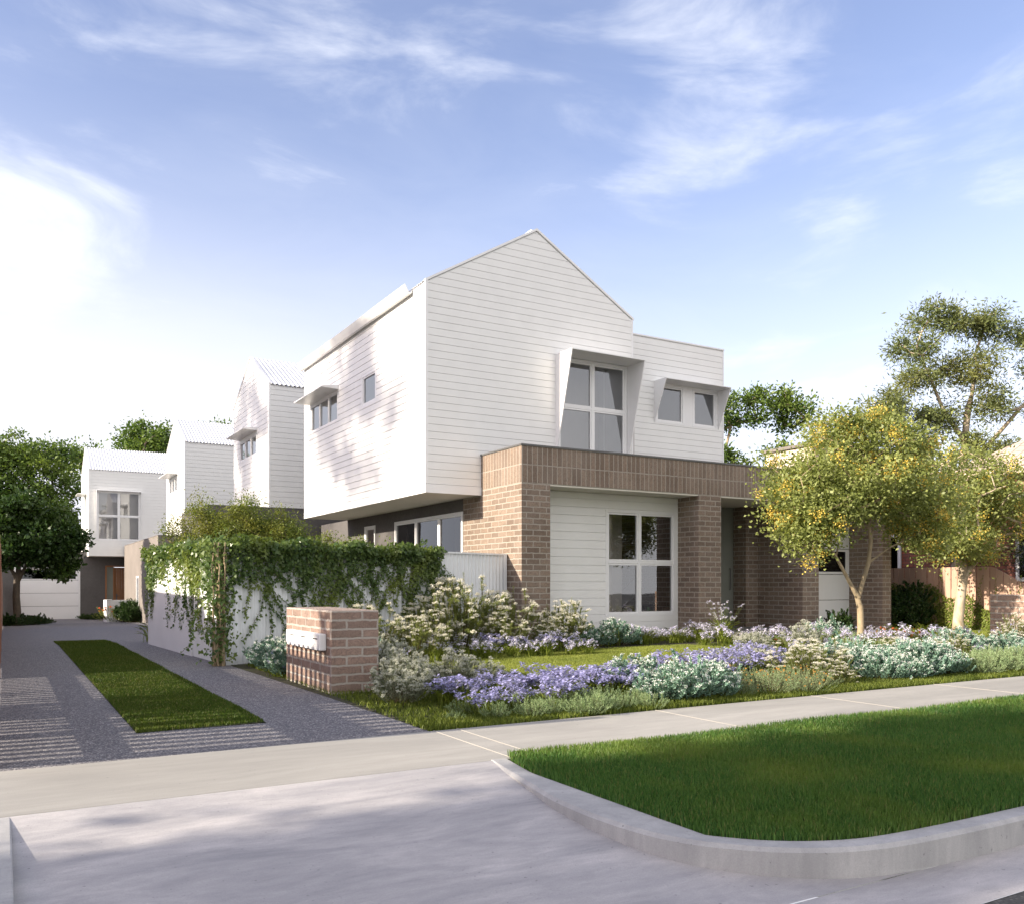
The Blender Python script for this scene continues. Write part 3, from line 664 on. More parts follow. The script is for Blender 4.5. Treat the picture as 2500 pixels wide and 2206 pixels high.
    m = MB(); m.box(8.781, 12.429, 13.66, 14.29, ZS - .03, ZS - .001); m.box(13.061, 15.529, 13.66, 15.47, ZS - .03, ZS - .001); m.box(16.061, 18.3, 13.66, 14.61, ZS - .03, ZS - .001); m.build('lintel_soffit', M['soffit_light'], H)
    m = MB(); m.box(16.06, 18.3, 14.55, 14.7, 2.62, ZS - .03); m.build('garage_lintel', M['white_trim'], H)
    wg = (10.52, 12.36, .46, 2.64)
    m = MB(); wall(m, 'Y', 14.30, [(8.78, 0), (12.43, 0), (12.43, ZS - .03), (8.78, ZS - .03)], [wg]); m.build('recess_wall', M['white_board'], H)
    m = MB(); boards(m, 'Y', 14.30, [(8.785, 0.02), (12.425, .02), (12.425, ZS - .04), (8.785, ZS - .04)], [wg], pitch=.165, z0=.02); m.build('weatherboards', M['white_board'], H)
    window(H, 'Y', 14.30, wg[0], wg[1], wg[2], wg[3], (.47,), (.51,), .06, room=0, label='large four-pane window beside the brick pier')
    # the room behind it: pale wall, curtain, stair
    m = MB(); m.poly([(9.6, 17.2, 0), (13.0, 17.2, 0), (13.0, 17.2, 2.9), (9.6, 17.2, 2.9)]); m.poly([(9.6, 14.4, .02), (12.42, 14.4, .02), (13, 17.2, .02), (9.6, 17.2, .02)]); m.poly([(9.6, 14.4, 2.9), (12.42, 14.4, 2.9), (13, 17.2, 2.9), (9.6, 17.2, 2.9)])
    m.poly([(9.6, 14.4, 0), (9.6, 17.2, 0), (9.6, 17.2, 2.9), (9.6, 14.4, 2.9)]); m.poly([(9.6, 14.41, 0), (10.5, 14.41, 0), (10.5, 14.41, 2.9), (9.6, 14.41, 2.9)])
    m.poly([(10.5, 14.41, 2.66), (12.43, 14.41, 2.66), (12.43, 14.41, 2.9), (10.5, 14.41, 2.9)]); m.build('room_lining', M['room'], H)
    m = MB(); m.box(9.6, 11.75, 15.35, 15.42, 0.03, 2.88); m.build('room_partition', M['curtain'], H)
    m = MB(); m.box(12.42, 12.425, 14.42, 17.1, 0, 2.9); m.build('room_brick_wall', M['brick'], H)
    m = MB(); k = 26
    for j in range(k):
        x = 10.5 + .34 * j / k; m.poly([(x, 14.52 + .03 * math.sin(j * 1.6), .03), (x + .34 / k, 14.52 + .03 * math.sin((j + 1) * 1.6), .03), (x + .34 / k, 14.52 + .03 * math.sin((j + 1) * 1.6), 2.7), (x, 14.52 + .03 * math.sin(j * 1.6), 2.7)])
    m.build('curtain', M['curtain'], H, smooth=True)
    m = MB(); m.prism([(12.0, 15.2, .9), (12.0, 15.2, 1.25), (12.0, 16.8, .25), (12.0, 16.8, .0)], (.06, 0, 0)); m.build('stair_stringer', M['roomlight'], H)
    # front door and porch
    D = MB().box(13.95, 15.135, 15.40, 15.45, .125, ZS - .04).build('front_door', M['sage'], H, bevel=.003)
    h = MB(); h.tube([(15.0, 15.39, 1.0), (15.0, 15.35, 1.0), (15.0, 15.35, 1.5), (15.0, 15.39, 1.5)], [.012] * 4, 8); h.build('handle', M['cap'], D)
    m = MB(); m.box(13.0, 13.95, 15.45, 15.6, .0, ZS - .03); m.box(13.95, 15.14, 15.452, 15.6, 0, ZS - .03); m.build('porch_wall', M['taupe_render'], H)
    # garage door
    G_ = MB(); 
    for k in range(4):
        if k == 2: continue
        G_.box(16.065, 18.29, 14.60, 14.64, .11 + .63 * k, .11 + .63 * k + .618)
    G_.box(16.065, 16.2, 14.60, 14.64, 1.37, 1.988); G_.box(18.16, 18.29, 14.60, 14.64, 1.37, 1.988); G_.box(16.2, 18.16, 14.6, 14.64, 1.37, 1.43); G_.box(16.2, 18.16, 14.6, 14.64, 1.93, 1.988)
    go = G_.build('garage_door', M['white_trim'], H, bevel=.004)
    MB().box(16.2, 18.16, 14.615, 14.625, 1.43, 1.93).build('pane', M['glass_dark'], go)
    MB().box(16.06, 18.3, 15.1, 15.2, 0, 3).build('garage_interior', M['dark'], H)
    # charcoal driveway side of the ground storey
    wd, we = (16.0, 19.62, .35, 2.62), (20.9, 21.65, .5, 2.62)
    m = MB(); wall(m, 'X', 8.165, [(15.99, 0), (25.38, 0), (25.38, ZB - .014), (15.99, ZB - .014)], [wd, we]); m.build('ground_floor_wall', M['grey_render'], H)
    window(H, 'X', 8.165, wd[0], wd[1], wd[2], wd[3], (.32, .66), (), .055, room=1.25, label='wide sliding window in the charcoal wall', gl='glass_dark')
    window(H, 'X', 8.165, we[0], we[1], we[2], we[3], (), (), .055, room=1.2, label='narrow window in the charcoal wall')
    # closing shell so that no light leaks
    m = MB(); m.box(12.5, 18.38, 15.6, 15.7, .0, ZS - .03) ; m.box(8.2, 18.38, 18.9, 19, 0, 3.3); m.build('inner_wall', M['dark'], H)
main_house()

def rear_unit(name_label, X0, Y0, X1, Y1, ZB, ZE, ZP, block, blockz, mat_block, wy, bp=.155, right=None):
    """gable end faces -X, ridge runs along X"""
    H = empty('townhouse', (X0, Y0, 0), name_label, 'house', 'white townhouses in a row along the driveway')
    ym = (Y0 + Y1) / 2
    m = MB(); gab = [(Y0, ZB), (Y1, ZB), (Y1, ZE), (ym, ZP), (Y0, ZE)]
    hole = [(wy[0], wy[1], wy[2], wy[3])]
    wall(m, 'X', X0, gab, hole); wall(m, 'Y', Y0, [(X0 + .1, ZB), (X1, ZB), (X1, ZE), (X0 + .1, ZE)], right[0:1] if right else []); m.box(X0 + .1, X1, Y1 - .1, Y1, ZB, ZE); m.box(X1 - .1, X1, Y0 + .1, Y1 - .1, ZB, ZE)
    m.build('upper_wall', M['white_board'], H)
    m = MB(); boards(m, 'X', X0, [(Y0 + .02, ZB), (Y1 - .02, ZB), (Y1 - .02, ZE), (ym, ZP - .04), (Y0 + .02, ZE)], hole, pitch=bp, gap=.012); m.build('weatherboards', M['white_board'], H)
    m = MB(); boards(m, 'Y', Y0, [(X0 + .02, ZB), (X1, ZB), (X1, ZE - .04), (X0 + .02, ZE - .04)], right[0:1] if right else [], pitch=bp, gap=.012); m.build('weatherboards', M['white_board'], H)
    m = MB(); m.box(X0 - .028, X0 + .02, Y0 - .028, Y0 + .02, ZB - .01, ZE)
    for sy, y in ((1, Y0), (-1, Y1)):
        a = Vector((X0 - .035, y - sy * .03, ZE)); b = Vector((X0 - .035, ym, ZP + .01)); m.prism([a, b, b + Vector((0, 0, .05)), a + Vector((0, 0, .05))], (.07, 0, 0))
    m.build('corner_trim', M['white_trim'], H)
    m = MB(); sl = math.hypot(ym - Y0, ZP - ZE)
    for sy, y in ((1, Y0), (-1, Y1)):
        V = Vector((0, sy * (ym - Y0), ZP - ZE)).normalized(); corr(m, (X0 + .03, y - sy * .07, ZE + .0), (1, 0, 0), V, X1 - X0, sl + .08, per=.13, amp=.02, Nn=(0, -sy * .5, .85))
    m.build('roof', M['white_metal'], H)
    window(H, 'X', X0, wy[0], wy[1], wy[2], wy[3], (.34, .67), (), .05, roommat='roomlight', room=1.2)
    awning(H, X0, wy[0] - .08, wy[1] + .08, wy[3] + .06)
    m = MB(); m.box(X0, X1, Y0, Y1, ZB - .02, ZB - .002); m.build('soffit', M['soffit'], H)
    if right:
        r = right[0]; window(H, 'Y', Y0, r[0], r[1], r[2], r[3], (.5,), (.5,), .06, roommat='curtain', room=.35, inset=.0)
        hood(H, 'Y', Y0, r[0] - .03, r[1] + .03, r[2], r[3] + .0, .22)
    if block:
        x0, x1, y0, y1 = block; m = MB(); zb = gz(y0) - .4
        hb = [] if len(mat_block) < 2 else mat_block[1]
        wall(m, 'X', x0, [(y0, zb), (y1, zb), (y1, blockz), (y0, blockz)], hb, th=.12); m.box(x0 + .12, x1, y0, y0 + .12, zb, blockz); m.box(x0 + .12, x1, y1 - .12, y1, zb, blockz); m.box(x0 + .12, x1, y0 + .12, y1 - .12, blockz - .16, blockz - .08)
        m.build('ground_floor_wall', M[mat_block[0]], H)
        m = MB(); m.box(x0 - .012, x0 + .14, y0 - .012, y1, blockz + .001, blockz + .02); m.box(x0 + .14, x1, y0 - .012, y0 + .13, blockz + .001, blockz + .02); m.build('parapet_cap', M['cap'] if mat_block[0] == 'grey_render' else M['taupe_render'], H)
        for hh in hb: window(H, 'X', x0, hh[0], hh[1], hh[2], hh[3], (), (), .05, room=.6)
    return H
rear_unit('second white gabled townhouse directly behind the big house, above the charcoal wall', 6.66, 25.4, 13, 29.9, 3.36, 6.91, 8.15, (4.92, 10, 25.4, 29.5), 3.34, ('grey_render',), (26.85, 29.0, 5.05, 5.72))
rear_unit('third white gabled townhouse with corrugated roof in the middle of the row', 6.37, 37.4, 12, 42.0, 3.12, 6.91, 8.15, (5.33, 11, 37.3, 48.6), 3.08, ('taupe_render', [(43.0, 43.9, -.05, 1.5)]), (39.1, 41.2, 5.05, 5.72))
def far_house():
    H = rear_unit('farthest white townhouse facing down the driveway with white garage and timber door', 3.71, 48.7, 10.5, 53.7, 2.56, 6.91, 8.30, None, 0, (), (50.1, 51.5, 4.6, 5.7), right=[(4.05, 6.10, 3.34, 5.86)])
    Y = 49.9; zb = -.66
    m = MB(); wall(m, 'Y', Y, [(-.8, zb - .1), (10, zb - .1), (10, 2.80), (-.8, 2.80)], [(.42, 3.38, zb, 1.98), (4.55, 6.06, zb - .0, 2.1)], th=.15); m.box(-.8, -.65, Y + .15, 55, zb, 2.8)
    m.box(-.65, 3.8, Y + .15, 53, 2.6, 2.7); m.build('ground_floor_wall', M['grey_render'], H)
    g = MB()
    for k in range(4):
        a = zb + .01 + .665 * k
        if k < 3: g.box(.50, 3.30, Y + .06, Y + .10, a, a + .65)
        else: g.box(.50, .62, Y + .06, Y + .10, a, a + .55); g.box(3.18, 3.30, Y + .06, Y + .10, a, a + .55); g.box(.62, 3.18, Y + .06, Y + .10, a, a + .05); g.box(.62, 3.18, Y + .06, Y + .10, a + .50, a + .55)
    go = g.build('garage_door', M['white_trim'], H, bevel=.005)
    MB().box(.62, 3.18, Y + .07, Y + .09, zb + 2.055, zb + 2.51).build('pane', M['glass_dark'], go)
    f = MB(); f.box(.42, .50, Y - .02, Y + .12, zb, 1.98); f.box(3.30, 3.38, Y - .02, Y + .12, zb, 1.98); f.box(.50, 3.30, Y - .02, Y + .12, 1.90, 1.98); f.build('garage_frame', M['white_trim'], H)
    MB().box(.42, 3.38, Y + .3, Y + .4, zb, 2.1).build('garage_interior', M['dark'], H)
    d = MB()
    for k in range(9): d.box(5.0 + k * .111, 5.0 + k * .111 + .106, Y + .06, Y + .10, zb + .03, 2.0)
    do = d.build('front_door', M['door_wood'], H)
    h = MB(); h.box(5.07, 5.13, Y + .045, Y + .058, .32, .62); h.tube([(5.10, Y + .05, .52), (5.10, Y + .0, .52), (5.24, Y + .0, .52)], [.013] * 3, 8); h.build('handle', M['cap'], do)
    f = MB(); f.box(4.55, 4.62, Y - .03, Y + .12, zb, 2.1); f.box(4.93, 4.99, Y - .0, Y + .12, zb, 2.02); f.box(6.0, 6.06, Y - .03, Y + .12, zb, 2.1); f.box(4.62, 6.0, Y - .03, Y + .12, 2.03, 2.1); f.build('door_frame', M['door_wood'], H)
    MB().box(4.62, 4.93, Y + .07, Y + .09, zb, 2.03).build('sidelight', M['sage'], H)
far_house()
# low white planter wall by the timber door
m = MB(); m.box(4.12, 4.24, 44.6, 46.0, -.7, .38); m.box(4.24, 5.3, 44.6, 44.72, -.7, .38); m.box(4.10, 4.36, 44.58, 44.74, .381, .41)
tag(m.build('planter_wall', M['white_render'], bevel=.01), 'low white planter wall beside the far timber door', 'wall')

# ------------------------------------------------------------------ neighbours
def neighbour():
    H = empty('brick_house', (23, 13, 0), 'red brick neighbouring house with tiled roofs behind the timber fence', 'house')
    m = MB(); m.box(23.0, 23.25, 7.5, 19.5, 0, 3.46); m.box(23.25, 36, 7.5, 7.75, 0, 3.46); m.box(23.25, 36, 19.25, 19.5, 0, 3.46); m.build('brick_wall', M['brick_far'], H)
    m = MB()
    m.poly([(22.45, 7.0, 3.40), (22.45, 20.0, 3.40), (24.5, 18.5, 4.0), (24.5, 7.0, 4.0)]); m.poly([(22.45, 20, 3.4), (36, 20, 3.4), (36, 18.5, 4), (24.5, 18.5, 4)]); m.poly([(22.45, 7.0, 3.34), (22.45, 20, 3.34), (22.45, 20, 3.40), (22.45, 7.0, 3.40)]); m.build('verandah_roof', M['tile_red'], H)
    m = MB(); m.box(22.32, 22.45, 7.0, 20.0, 3.30, 3.42); m.build('gutter', M['cap'], H)
    m = MB(); m.box(24.9, 25.1, 7.5, 16.0, 3.6, 4.38); m.box(25.1, 34, 15.8, 16.0, 3.6, 4.38); m.build('upper_brick_wall', M['brick_far'], H)
    m = MB(); m.box(24.48, 24.6, 7.2, 16.3, 4.24, 4.42); m.box(24.6, 34, 16.18, 16.3, 4.24, 4.42); m.box(24.6, 24.9, 7.2, 16.18, 4.38, 4.42); m.build('eave', M['cream_wall'], H)
    m = MB(); m.poly([(24.5, 7.2, 4.43), (24.5, 16.3, 4.43), (28, 13.5, 6.3), (28, 10.0, 6.3)]); m.poly([(24.5, 16.3, 4.43), (34, 16.3, 4.43), (30, 13.5, 6.3), (28, 13.5, 6.3)]); m.poly([(24.5, 7.2, 4.43), (28, 10, 6.3), (30, 10, 6.3), (34, 7.2, 4.43)]); m.poly([(28, 10, 6.3), (28, 13.5, 6.3), (30, 13.5, 6.3), (30, 10, 6.3)])
    m.build('roof', M['tile_beige'], H)
    for y in (11.5, 16.5):
        f = MB(); f.box(22.94, 22.99, y, y + 1.6, 1.2, 2.6); fo = f.build('window', M['white_trim'], H); MB().box(22.925, 22.935, y + .1, y + 1.5, 1.3, 2.5).build('pane', M['glass_dark'], fo)
neighbour()
m = MB(); m.box(23.4, 29, 20.2, 22.2, 0, 5.75); b = empty('flat_roofed_house', (23.4, 20.2, 0), 'flat roofed cream rendered house block behind the yellow flowering tree', 'house')
m.build('wall', M['cream_wall'], b)
m = MB(); m.box(23.3, 29.1, 20.1, 22.3, 5.751, 5.85); m.build('parapet_cap', M['taupe_render'], b)
# house on the other side of the driveway, left of the picture; it shades the drive
nb = empty('neighbour_house', (-6, 20, 0), 'neighbouring house left of the shared driveway', 'house')
m = MB(); m.box(-9, -1.5, 14.2, 33, -.5, 2.35); m.build('wall', M['taupe_render'], nb)
m = MB(); m.prism([(-9.4, 13.9, 2.35), (-1.15, 13.9, 2.35), (-5.2, 13.9, 3.6)], (0, 19.5, 0)); m.build('roof', M['tile_red'], nb)

# ------------------------------------------------------------------ fences
def boundary_fence():
    F = empty('timber_fence', (-.1, 6.2, 0), 'brown timber fence along the left edge of the driveway', 'fence')
    m = MB(); y = 6.25; rs = random.Random(3)
    while y < 12.0:
        m.box(-.085, -.055, y, y + .092, .02, 1.57 + rs.uniform(-.004, .004)); y += .168
    m.build('battens', M['batten_wood'], F)
    m = MB(); y = 12.0
    while y < 49.6:
        m.box(-.085, -.055, y, y + .145, gz(y) + .02, 1.64 + gz(y) * .6); y += .149
    m.build('palings', M['batten_wood'], F)
    m = MB(); m.box(-.13, -.086, 6.25, 18, 1.35, 1.45); m.box(-.13, -.086, 6.25, 18, .22, .32); m.box(-.13, -.086, 6.25, 12, .74, .98); m.build('rail', M['batten_wood'], F)
    for y in (6.14, 7.35, 8.6, 10.3, 12.0, 14.4, 16.8): MB().box(-.14, -.04, y, y + .10, 0, 1.70).build('post', M['batten_wood'], F)
boundary_fence()
CF = ((2.39, 17.62), (2.68, 12.42), (8.10, 14.18)); FH = 1.69
def garden_fence():
    F = empty('garden_fence', (2.68, 12.42, 0), 'white corrugated metal and render fence half covered in ivy beside the driveway', 'fence')
    a, b, c = (Vector((p[0], p[1], 0)) for p in CF); mid = a + (b - a) * .64
    MB().obox(a, mid, .05, -.05, FH).build('render_panel', M['white_render'], F, bevel=.008)
    m = MB(); d = (b - mid).normalized(); nrm = Vector((-d.y, d.x, 0)); nrm = nrm if nrm.x < 0 else -nrm
    corr(m, mid + nrm * .02, d, (0, 0, 1), (b - mid).length, FH - .03, Nn=nrm, n=8, per=.085, amp=.014); m.build('corrugated_panel', M['fence_metal'], F, smooth=True)
    m = MB(); d = (c - b).normalized(); nrm = Vector((d.y, -d.x, 0)); corr(m, b, d, (0, 0, 1), (c - b).length, FH - .03, Nn=nrm, n=8, per=.092, amp=.014); m.build('corrugated_panel', M['fence_metal'], F, smooth=True)
    MB().obox(mid, b, .028, FH - .03, FH).build('top_rail', M['fence_metal'], F); MB().obox(b, c, .028, FH - .03, FH).build('top_rail', M['fence_metal'], F)
    for p in (b, c): m = MB(); m.box(p.x - .035, p.x + .035, p.y - .035, p.y + .035, 0, FH + .002); m.build('post', M['fence_metal'], F)
garden_fence()
def letterbox():
    L = empty('letterbox_wall', (2.895, 8.64, 0), 'low brown brick pier holding three white mailboxes at the driveway corner', 'wall')
    m = MB(); m.box(2.895, 3.41, 8.64, 10.28, -.05, .848); m.build('brick_pier', M['brick_big'], L, bevel=.006)
    for i in range(3):
        y0 = 8.79 + i * .415; m = MB(); m.box(2.815, 2.894, y0, y0 + .395, .43, .605); bx = m.build('mailbox', M['white_trim'], L, bevel=.012)
        s = MB(); s.box(2.8128, 2.8146, y0 + .06, y0 + .22, .545, .556); s.build('slot', M['dark'], bx)
letterbox()
m = MB(); m.box(16.3, 16.75, 8.9, 9.8, -.05, .925)
tag(m.build('brick_wall', M['brick_pale'], bevel=.006), 'low pale brick wall at the right edge by the footpath', 'wall')
def paling_fence():
    F = empty('paling_fence', (20.15, 12, 0), 'pinkish timber paling fence with creeper at the right boundary', 'fence')
    rs = random.Random(5); m = MB(); y = 11.0; k = 0
    while y < 21:
        h = 1.54 if y > 12.05 else 1.54 - (12.05 - y) * .56
        h1 = 1.54 if y + .145 > 12.05 else 1.54 - (12.05 - y - .145) * .56
        x = 20.15 + (.0 if k % 2 else .012)
        m.prism([(x, y, .02), (x, y + .145, .02), (x, y + .145, h1), (x, y, h)], (.018, 0, 0)); y += .162; k += 1
    m.build('palings', M['fence_wood'], F)
    m = MB(); m.box(20.19, 20.23, 11, 21, .25, .33); m.box(20.19, 20.23, 12.1, 21, 1.2, 1.28); m.box(20.175, 20.188, 11, 21, .0, 1.0); m.build('rail', M['fence_wood'], F)
paling_fence()
# ------------------------------------------------------------------ grass
def inpoly(x, y, P):
    c = np.zeros(len(x), bool); n = len(P)
    for i in range(n):
        x0, y0 = P[i][0], P[i][1]; x1, y1 = P[(i + 1) % n][0], P[(i + 1) % n][1]
        if y0 == y1: continue
        c ^= ((y0 > y) != (y1 > y)) & (x < (x1 - x0) * (y - y0) / (y1 - y0) + x0)
    return c
def grass(name, P, n, h, w, matn, seed, label, cat='grass', z=0.0, dens=None, lean=.45, zf=None):
    rs = np.random.RandomState(seed); xs = [p[0] for p in P]; ys = [p[1] for p in P]; pts = []
    tot = 0
    while tot < n:
        x = rs.uniform(min(xs), max(xs), n); y = rs.uniform(min(ys), max(ys), n); k = inpoly(x, y, P)
        if dens is not None: k &= rs.rand(n) < dens(x, y)
        pts.append(np.stack([x[k], y[k]], 1)); tot += k.sum()
        if k.sum() < n * .01: break
    p = np.concatenate(pts)[:n]; n = len(p)
    patch = .5 + .5 * np.sin(p[:, 0] * 2.3 + 1.3 * np.sin(p[:, 1] * 1.7)) * np.sin(p[:, 1] * 2.9 + .7 * np.sin(p[:, 0] * 3.1))
    H = h * rs.uniform(.55, 1.15, n) * (.8 + .35 * patch); Wd = w * rs.uniform(.7, 1.3, n)
    a = rs.uniform(0, 2 * np.pi, n); d = np.stack([np.cos(a), np.sin(a)], 1); s = np.stack([-d[:, 1], d[:, 0]], 1)
    ln = rs.uniform(.05, 1, n) * lean * H
    zz = np.full(n, z) if zf is None else zf(p[:, 1])
    def P3(along, side, hh): return np.concatenate([p + d * along[:, None] + s * side[:, None], (zz + hh)[:, None]], 1)
    Z = np.zeros(n)
    V = np.stack([P3(Z, -Wd / 2, Z - .003), P3(Z, Wd / 2, Z - .003), P3(ln * .35, Wd * .42, H * .55), P3(ln, Z, H), P3(ln * .35, -Wd * .42, H * .55)], 1)
    nm = NM(); nm.add(V); o = nm.build(name, M[matn]); tag(o, label, cat, kind='stuff'); return o
def verge_dens(x, y):
    t = x * .5036 + y * .8639
    return np.clip((5.0 / t) ** 1.6, .02, 1)
VP = [p for p in VERGE if p[0] < 14.5] + [(14.5, 2.49), (14.5, 4.92), (2.86, 4.97), (2.76, 4.86)]
VP = [(2.84, 4.93)] + [p for p in VERGE if p[1] < 4.75 and p[0] < 14] + [(15.5, 2.5), (15.5, 4.93)]
grass('verge_grass', VP, 300000, .043, .0040, 'verge_grass', 1, 'thick dark green grass on the verge inside the curved kerb', dens=verge_dens, z=-.002)
grass('lawn_grass', [(a, b) for a, b, _ in LAWN], 130000, .028, .006, 'lawn_grass', 2, 'bright sunlit lawn in front of the big house', z=.0, lean=.6)
grass('strip_grass', [(.865, 7.09), (1.835, 7.15), (1.835, 18), (1.80, 20), (.865, 20)], 95000, .030, .0055, 'strip_grass', 3, 'dark green grass strip down the middle of the driveway', zf=lambda y: np.where(y < 18, 0, -(y - 18) / 27 * .66), dens=lambda x, y: np.clip((8 / y) ** 1.2, .1, 1))
BEDP = [(2.81, 6.07), (17.5, 6.07), (17.0, 9.0), (16, 12.2), (11.2, 12.3), (11.4, 10.4), (10.2, 9.1), (8.2, 8.3), (5.8, 8.0), (3.9, 8.1), (3.6, 10.8), (5.3, 11.9), (7.9, 13.4), (8.1, 14.1), (2.9, 12.4), (2.86, 8.0)]
grass('bed_grass', BEDP, 120000, .055, .006, 'edge_grass', 4, 'soft green grass between the flowering plants of the garden bed', z=-.01, dens=lambda x, y: np.clip(np.where(y < 6.5, 1, .30) * np.clip(9 / (x * .5 + y * .86), .2, 1), 0, 1), lean=.7)
grass('side_grass', [(16.9, 10.2), (19.9, 11.4), (19.9, 12.4), (16.3, 12.4)], 9000, .05, .008, 'lawn_grass', 5, 'small patch of sunlit grass beside the side driveway', z=.005)

# ------------------------------------------------------------------ garden plants
def curve_pts(base, tip, bow, k):
    t = np.linspace(0, 1, k)[None, :, None]; b = base[:, None, :]; e = tip[:, None, :]
    c = (b + e) / 2 + bow[:, None, :]
    return (1 - t) ** 2 * b + 2 * t * (1 - t) * c + t ** 2 * e
def bush(name, seed, Rr, H, ns, lps, L, Wd, leafm, fl=None, nfl=0, rfl=.03, fsz=.012, frac=1.0, start=.15, side=0, up=.5, spread=.9, flmat='cream_flower', bare=.0, ntip=0):
    """stems fanning from the ground, leaves along them, flower heads on the tips"""
    rs = np.random.RandomState(seed); root = empty(name, (0, 0, 0))
    a = rs.uniform(0, 2 * np.pi, ns); rr = np.sqrt(rs.rand(ns)); r = Rr * rr
    hh = H * (np.sqrt(np.clip(1 - (rr * spread) ** 2, 0.05, 1))) * rs.uniform(.72, 1.08, ns)
    tip = np.stack([r * np.cos(a), r * np.sin(a), hh], 1); base = np.stack([.25 * r * np.cos(a), .25 * r * np.sin(a), np.zeros(ns)], 1)
    bow = np.stack([.22 * r * np.cos(a), .22 * r * np.sin(a), -.05 * hh], 1) + rs.normal(size=(ns, 3)) * .03 * H
    K = 9; C = curve_pts(base, tip, bow, K)
    if side:   # side shoots
        j = rs.randint(0, ns, side); t = rs.randint(3, 8, side); b2 = C[j, t]; d2 = unit(C[j, -1] - C[j, t] + rs.normal(size=(side, 3)) * .12 * H + np.array([0, 0, .03]))
        t2 = b2 + d2 * rs.uniform(.15, .35, (side, 1)) * H; C = np.concatenate([C, curve_pts(b2, t2, rs.normal(size=(side, 3)) * .01, K)])
    n = len(C); nm = NM()
    # stems as thin crossed strips
    w = .0018 + .0035 * H
    for ax in ((1, 0, 0), (0, 1, 0)):
        A = np.array(ax) * w
        for k in range(K - 1):
            f0, f1 = 1 - k / K * .75, 1 - (k + 1) / K * .75
            nm.add(np.stack([C[:, k] - A * f0, C[:, k] + A * f0, C[:, k + 1] + A * f1, C[:, k + 1] - A * f1], 1), 1)
    t = rs.uniform(start, 1, (n, lps)) ** .8 * (K - 1 - 1e-4); i0 = t.astype(int); fr = (t - i0)[..., None]; ix = np.arange(n)[:, None]
    P = (C[ix, i0] * (1 - fr) + C[ix, i0 + 1] * fr).reshape(-1, 3); T = unit(C[ix, i0 + 1] - C[ix, i0]).reshape(-1, 3)
    D = unit(T * up + unit(rs.normal(size=P.shape)) * (1 - up))
    nm.add(leaf_quads(P, D, L * rs.uniform(.6, 1.15, len(P)), Wd * rs.uniform(.7, 1.2, len(P)), rs), 0)
    nm.build('foliage', [M[leafm], M['stem']], root)
    if nfl:
        fm = NM(); keep = C[rs.rand(n) < frac]; tips = keep[:, -1]
        for e in range(ntip):
            tips = np.concatenate([tips, keep[:, -1 - (e % 3) - 1] + rs.normal(size=(len(keep), 3)) * .03 * H + np.array([0, 0, .02])])
        m = len(tips); q = unit(rs.normal(size=(m, nfl, 3))); q[..., 2] = np.abs(q[..., 2]) * .8
        F = (tips[:, None] + q * rfl * rs.uniform(.5, 1, (m, nfl, 1)) * rs.uniform(.6, 1.2, (m, 1, 1))).reshape(-1, 3)
        for rep in range(2):
            fm.add(leaf_quads(F, unit(rs.normal(size=F.shape) + np.array([0, 0, .6])), fsz * rs.uniform(.7, 1.3, len(F)), fsz * .9, rs), 0)
        fm.build('flowers', M[flmat], root)
    return root
def strappy(name, seed, nl, H, Rr, nst, SH, petal, pm, tall=1.0, wl=.010):
    rs = np.random.RandomState(seed); root = empty(name, (0, 0, 0)); nm = NM()
    a = rs.uniform(0, 2 * np.pi, nl); o = np.stack([np.cos(a), np.sin(a), 0 * a], 1); b = o * rs.uniform(0, .05, (nl, 1)) + rs.normal(size=(nl, 3)) * np.array([.05, .05, 0]); b[:, 2] = 0
    L = H * rs.uniform(.6, 1.15, nl)[:, None]; rr = Rr * rs.uniform(.25, 1.1, nl)[:, None]; up = np.array([0, 0, 1.])
    K = 6; pts = []
    for k in range(K + 1):
        t = k / K; pts.append(b + o * rr * t ** 1.6 + up * L * (t * 1.25 - .45 * t ** 2.6))
    s = np.cross(o, up); w = wl * rs.uniform(.7, 1.2, nl)[:, None]
    # one polygon per leaf: left edge up, right edge down
    left = [pts[k] - s * w * (1 - (k / K) ** 2) / 2 for k in range(K)]; right = [pts[k] + s * w * (1 - (k / K) ** 2) / 2 for k in range(K)]
    for k in range(0, K, 2):
        l2 = pts[k + 2] - s * w * max(0.02, 1 - ((k + 2) / K) ** 2) / 2; r2 = pts[k + 2] + s * w * max(.02, 1 - ((k + 2) / K) ** 2) / 2
        nm.add(np.stack([left[k], right[k], right[k + 1], r2, l2, left[k + 1]], 1), 0)
    nm.build('leaves', M['strap'], root)
    if nst:
        fm = NM(); st = NM(); a = rs.uniform(0, 2 * np.pi, nst); o = np.stack([np.cos(a), np.sin(a), 0 * a], 1)
        tip = o * rs.uniform(.05, 1.15, (nst, 1)) * Rr + up * SH * rs.uniform(.55, 1.1, (nst, 1)); base = o * .03
        C = curve_pts(base, tip, -o * .02 + up * .03, 5)
        for k in range(4):
            for A in (np.array([.0016, 0, 0]), np.array([0, .0016, 0])): st.add(np.stack([C[:, k] - A, C[:, k] + A, C[:, k + 1] + A, C[:, k + 1] - A], 1), 0)
        st.build('flower_stems', M['strap'], root)
        for j in range(3):
            c = tip + rs.normal(size=tip.shape) * np.array([.022, .022, .02]) * (j > 0)
            ph = rs.uniform(0, 6.28, nst)
            for q in range(6):
                an = ph + q * 1.047; dr = np.stack([np.cos(an), np.sin(an), rs.uniform(-.45, .55, nst) + (.5 if q % 2 else -.2)], 1)
                Lp = petal * rs.uniform(.8, 1.2, nst)[:, None]; dr = unit(dr); sd = unit(np.cross(dr, up)); 
                fm.add(np.stack([c, c + dr * Lp * .55 + sd * Lp * .30, c + dr * Lp - up * Lp * .15, c + dr * Lp * .55 - sd * Lp * .30], 1), 0)
        fm.build('flowers', M[pm], root)
    return root
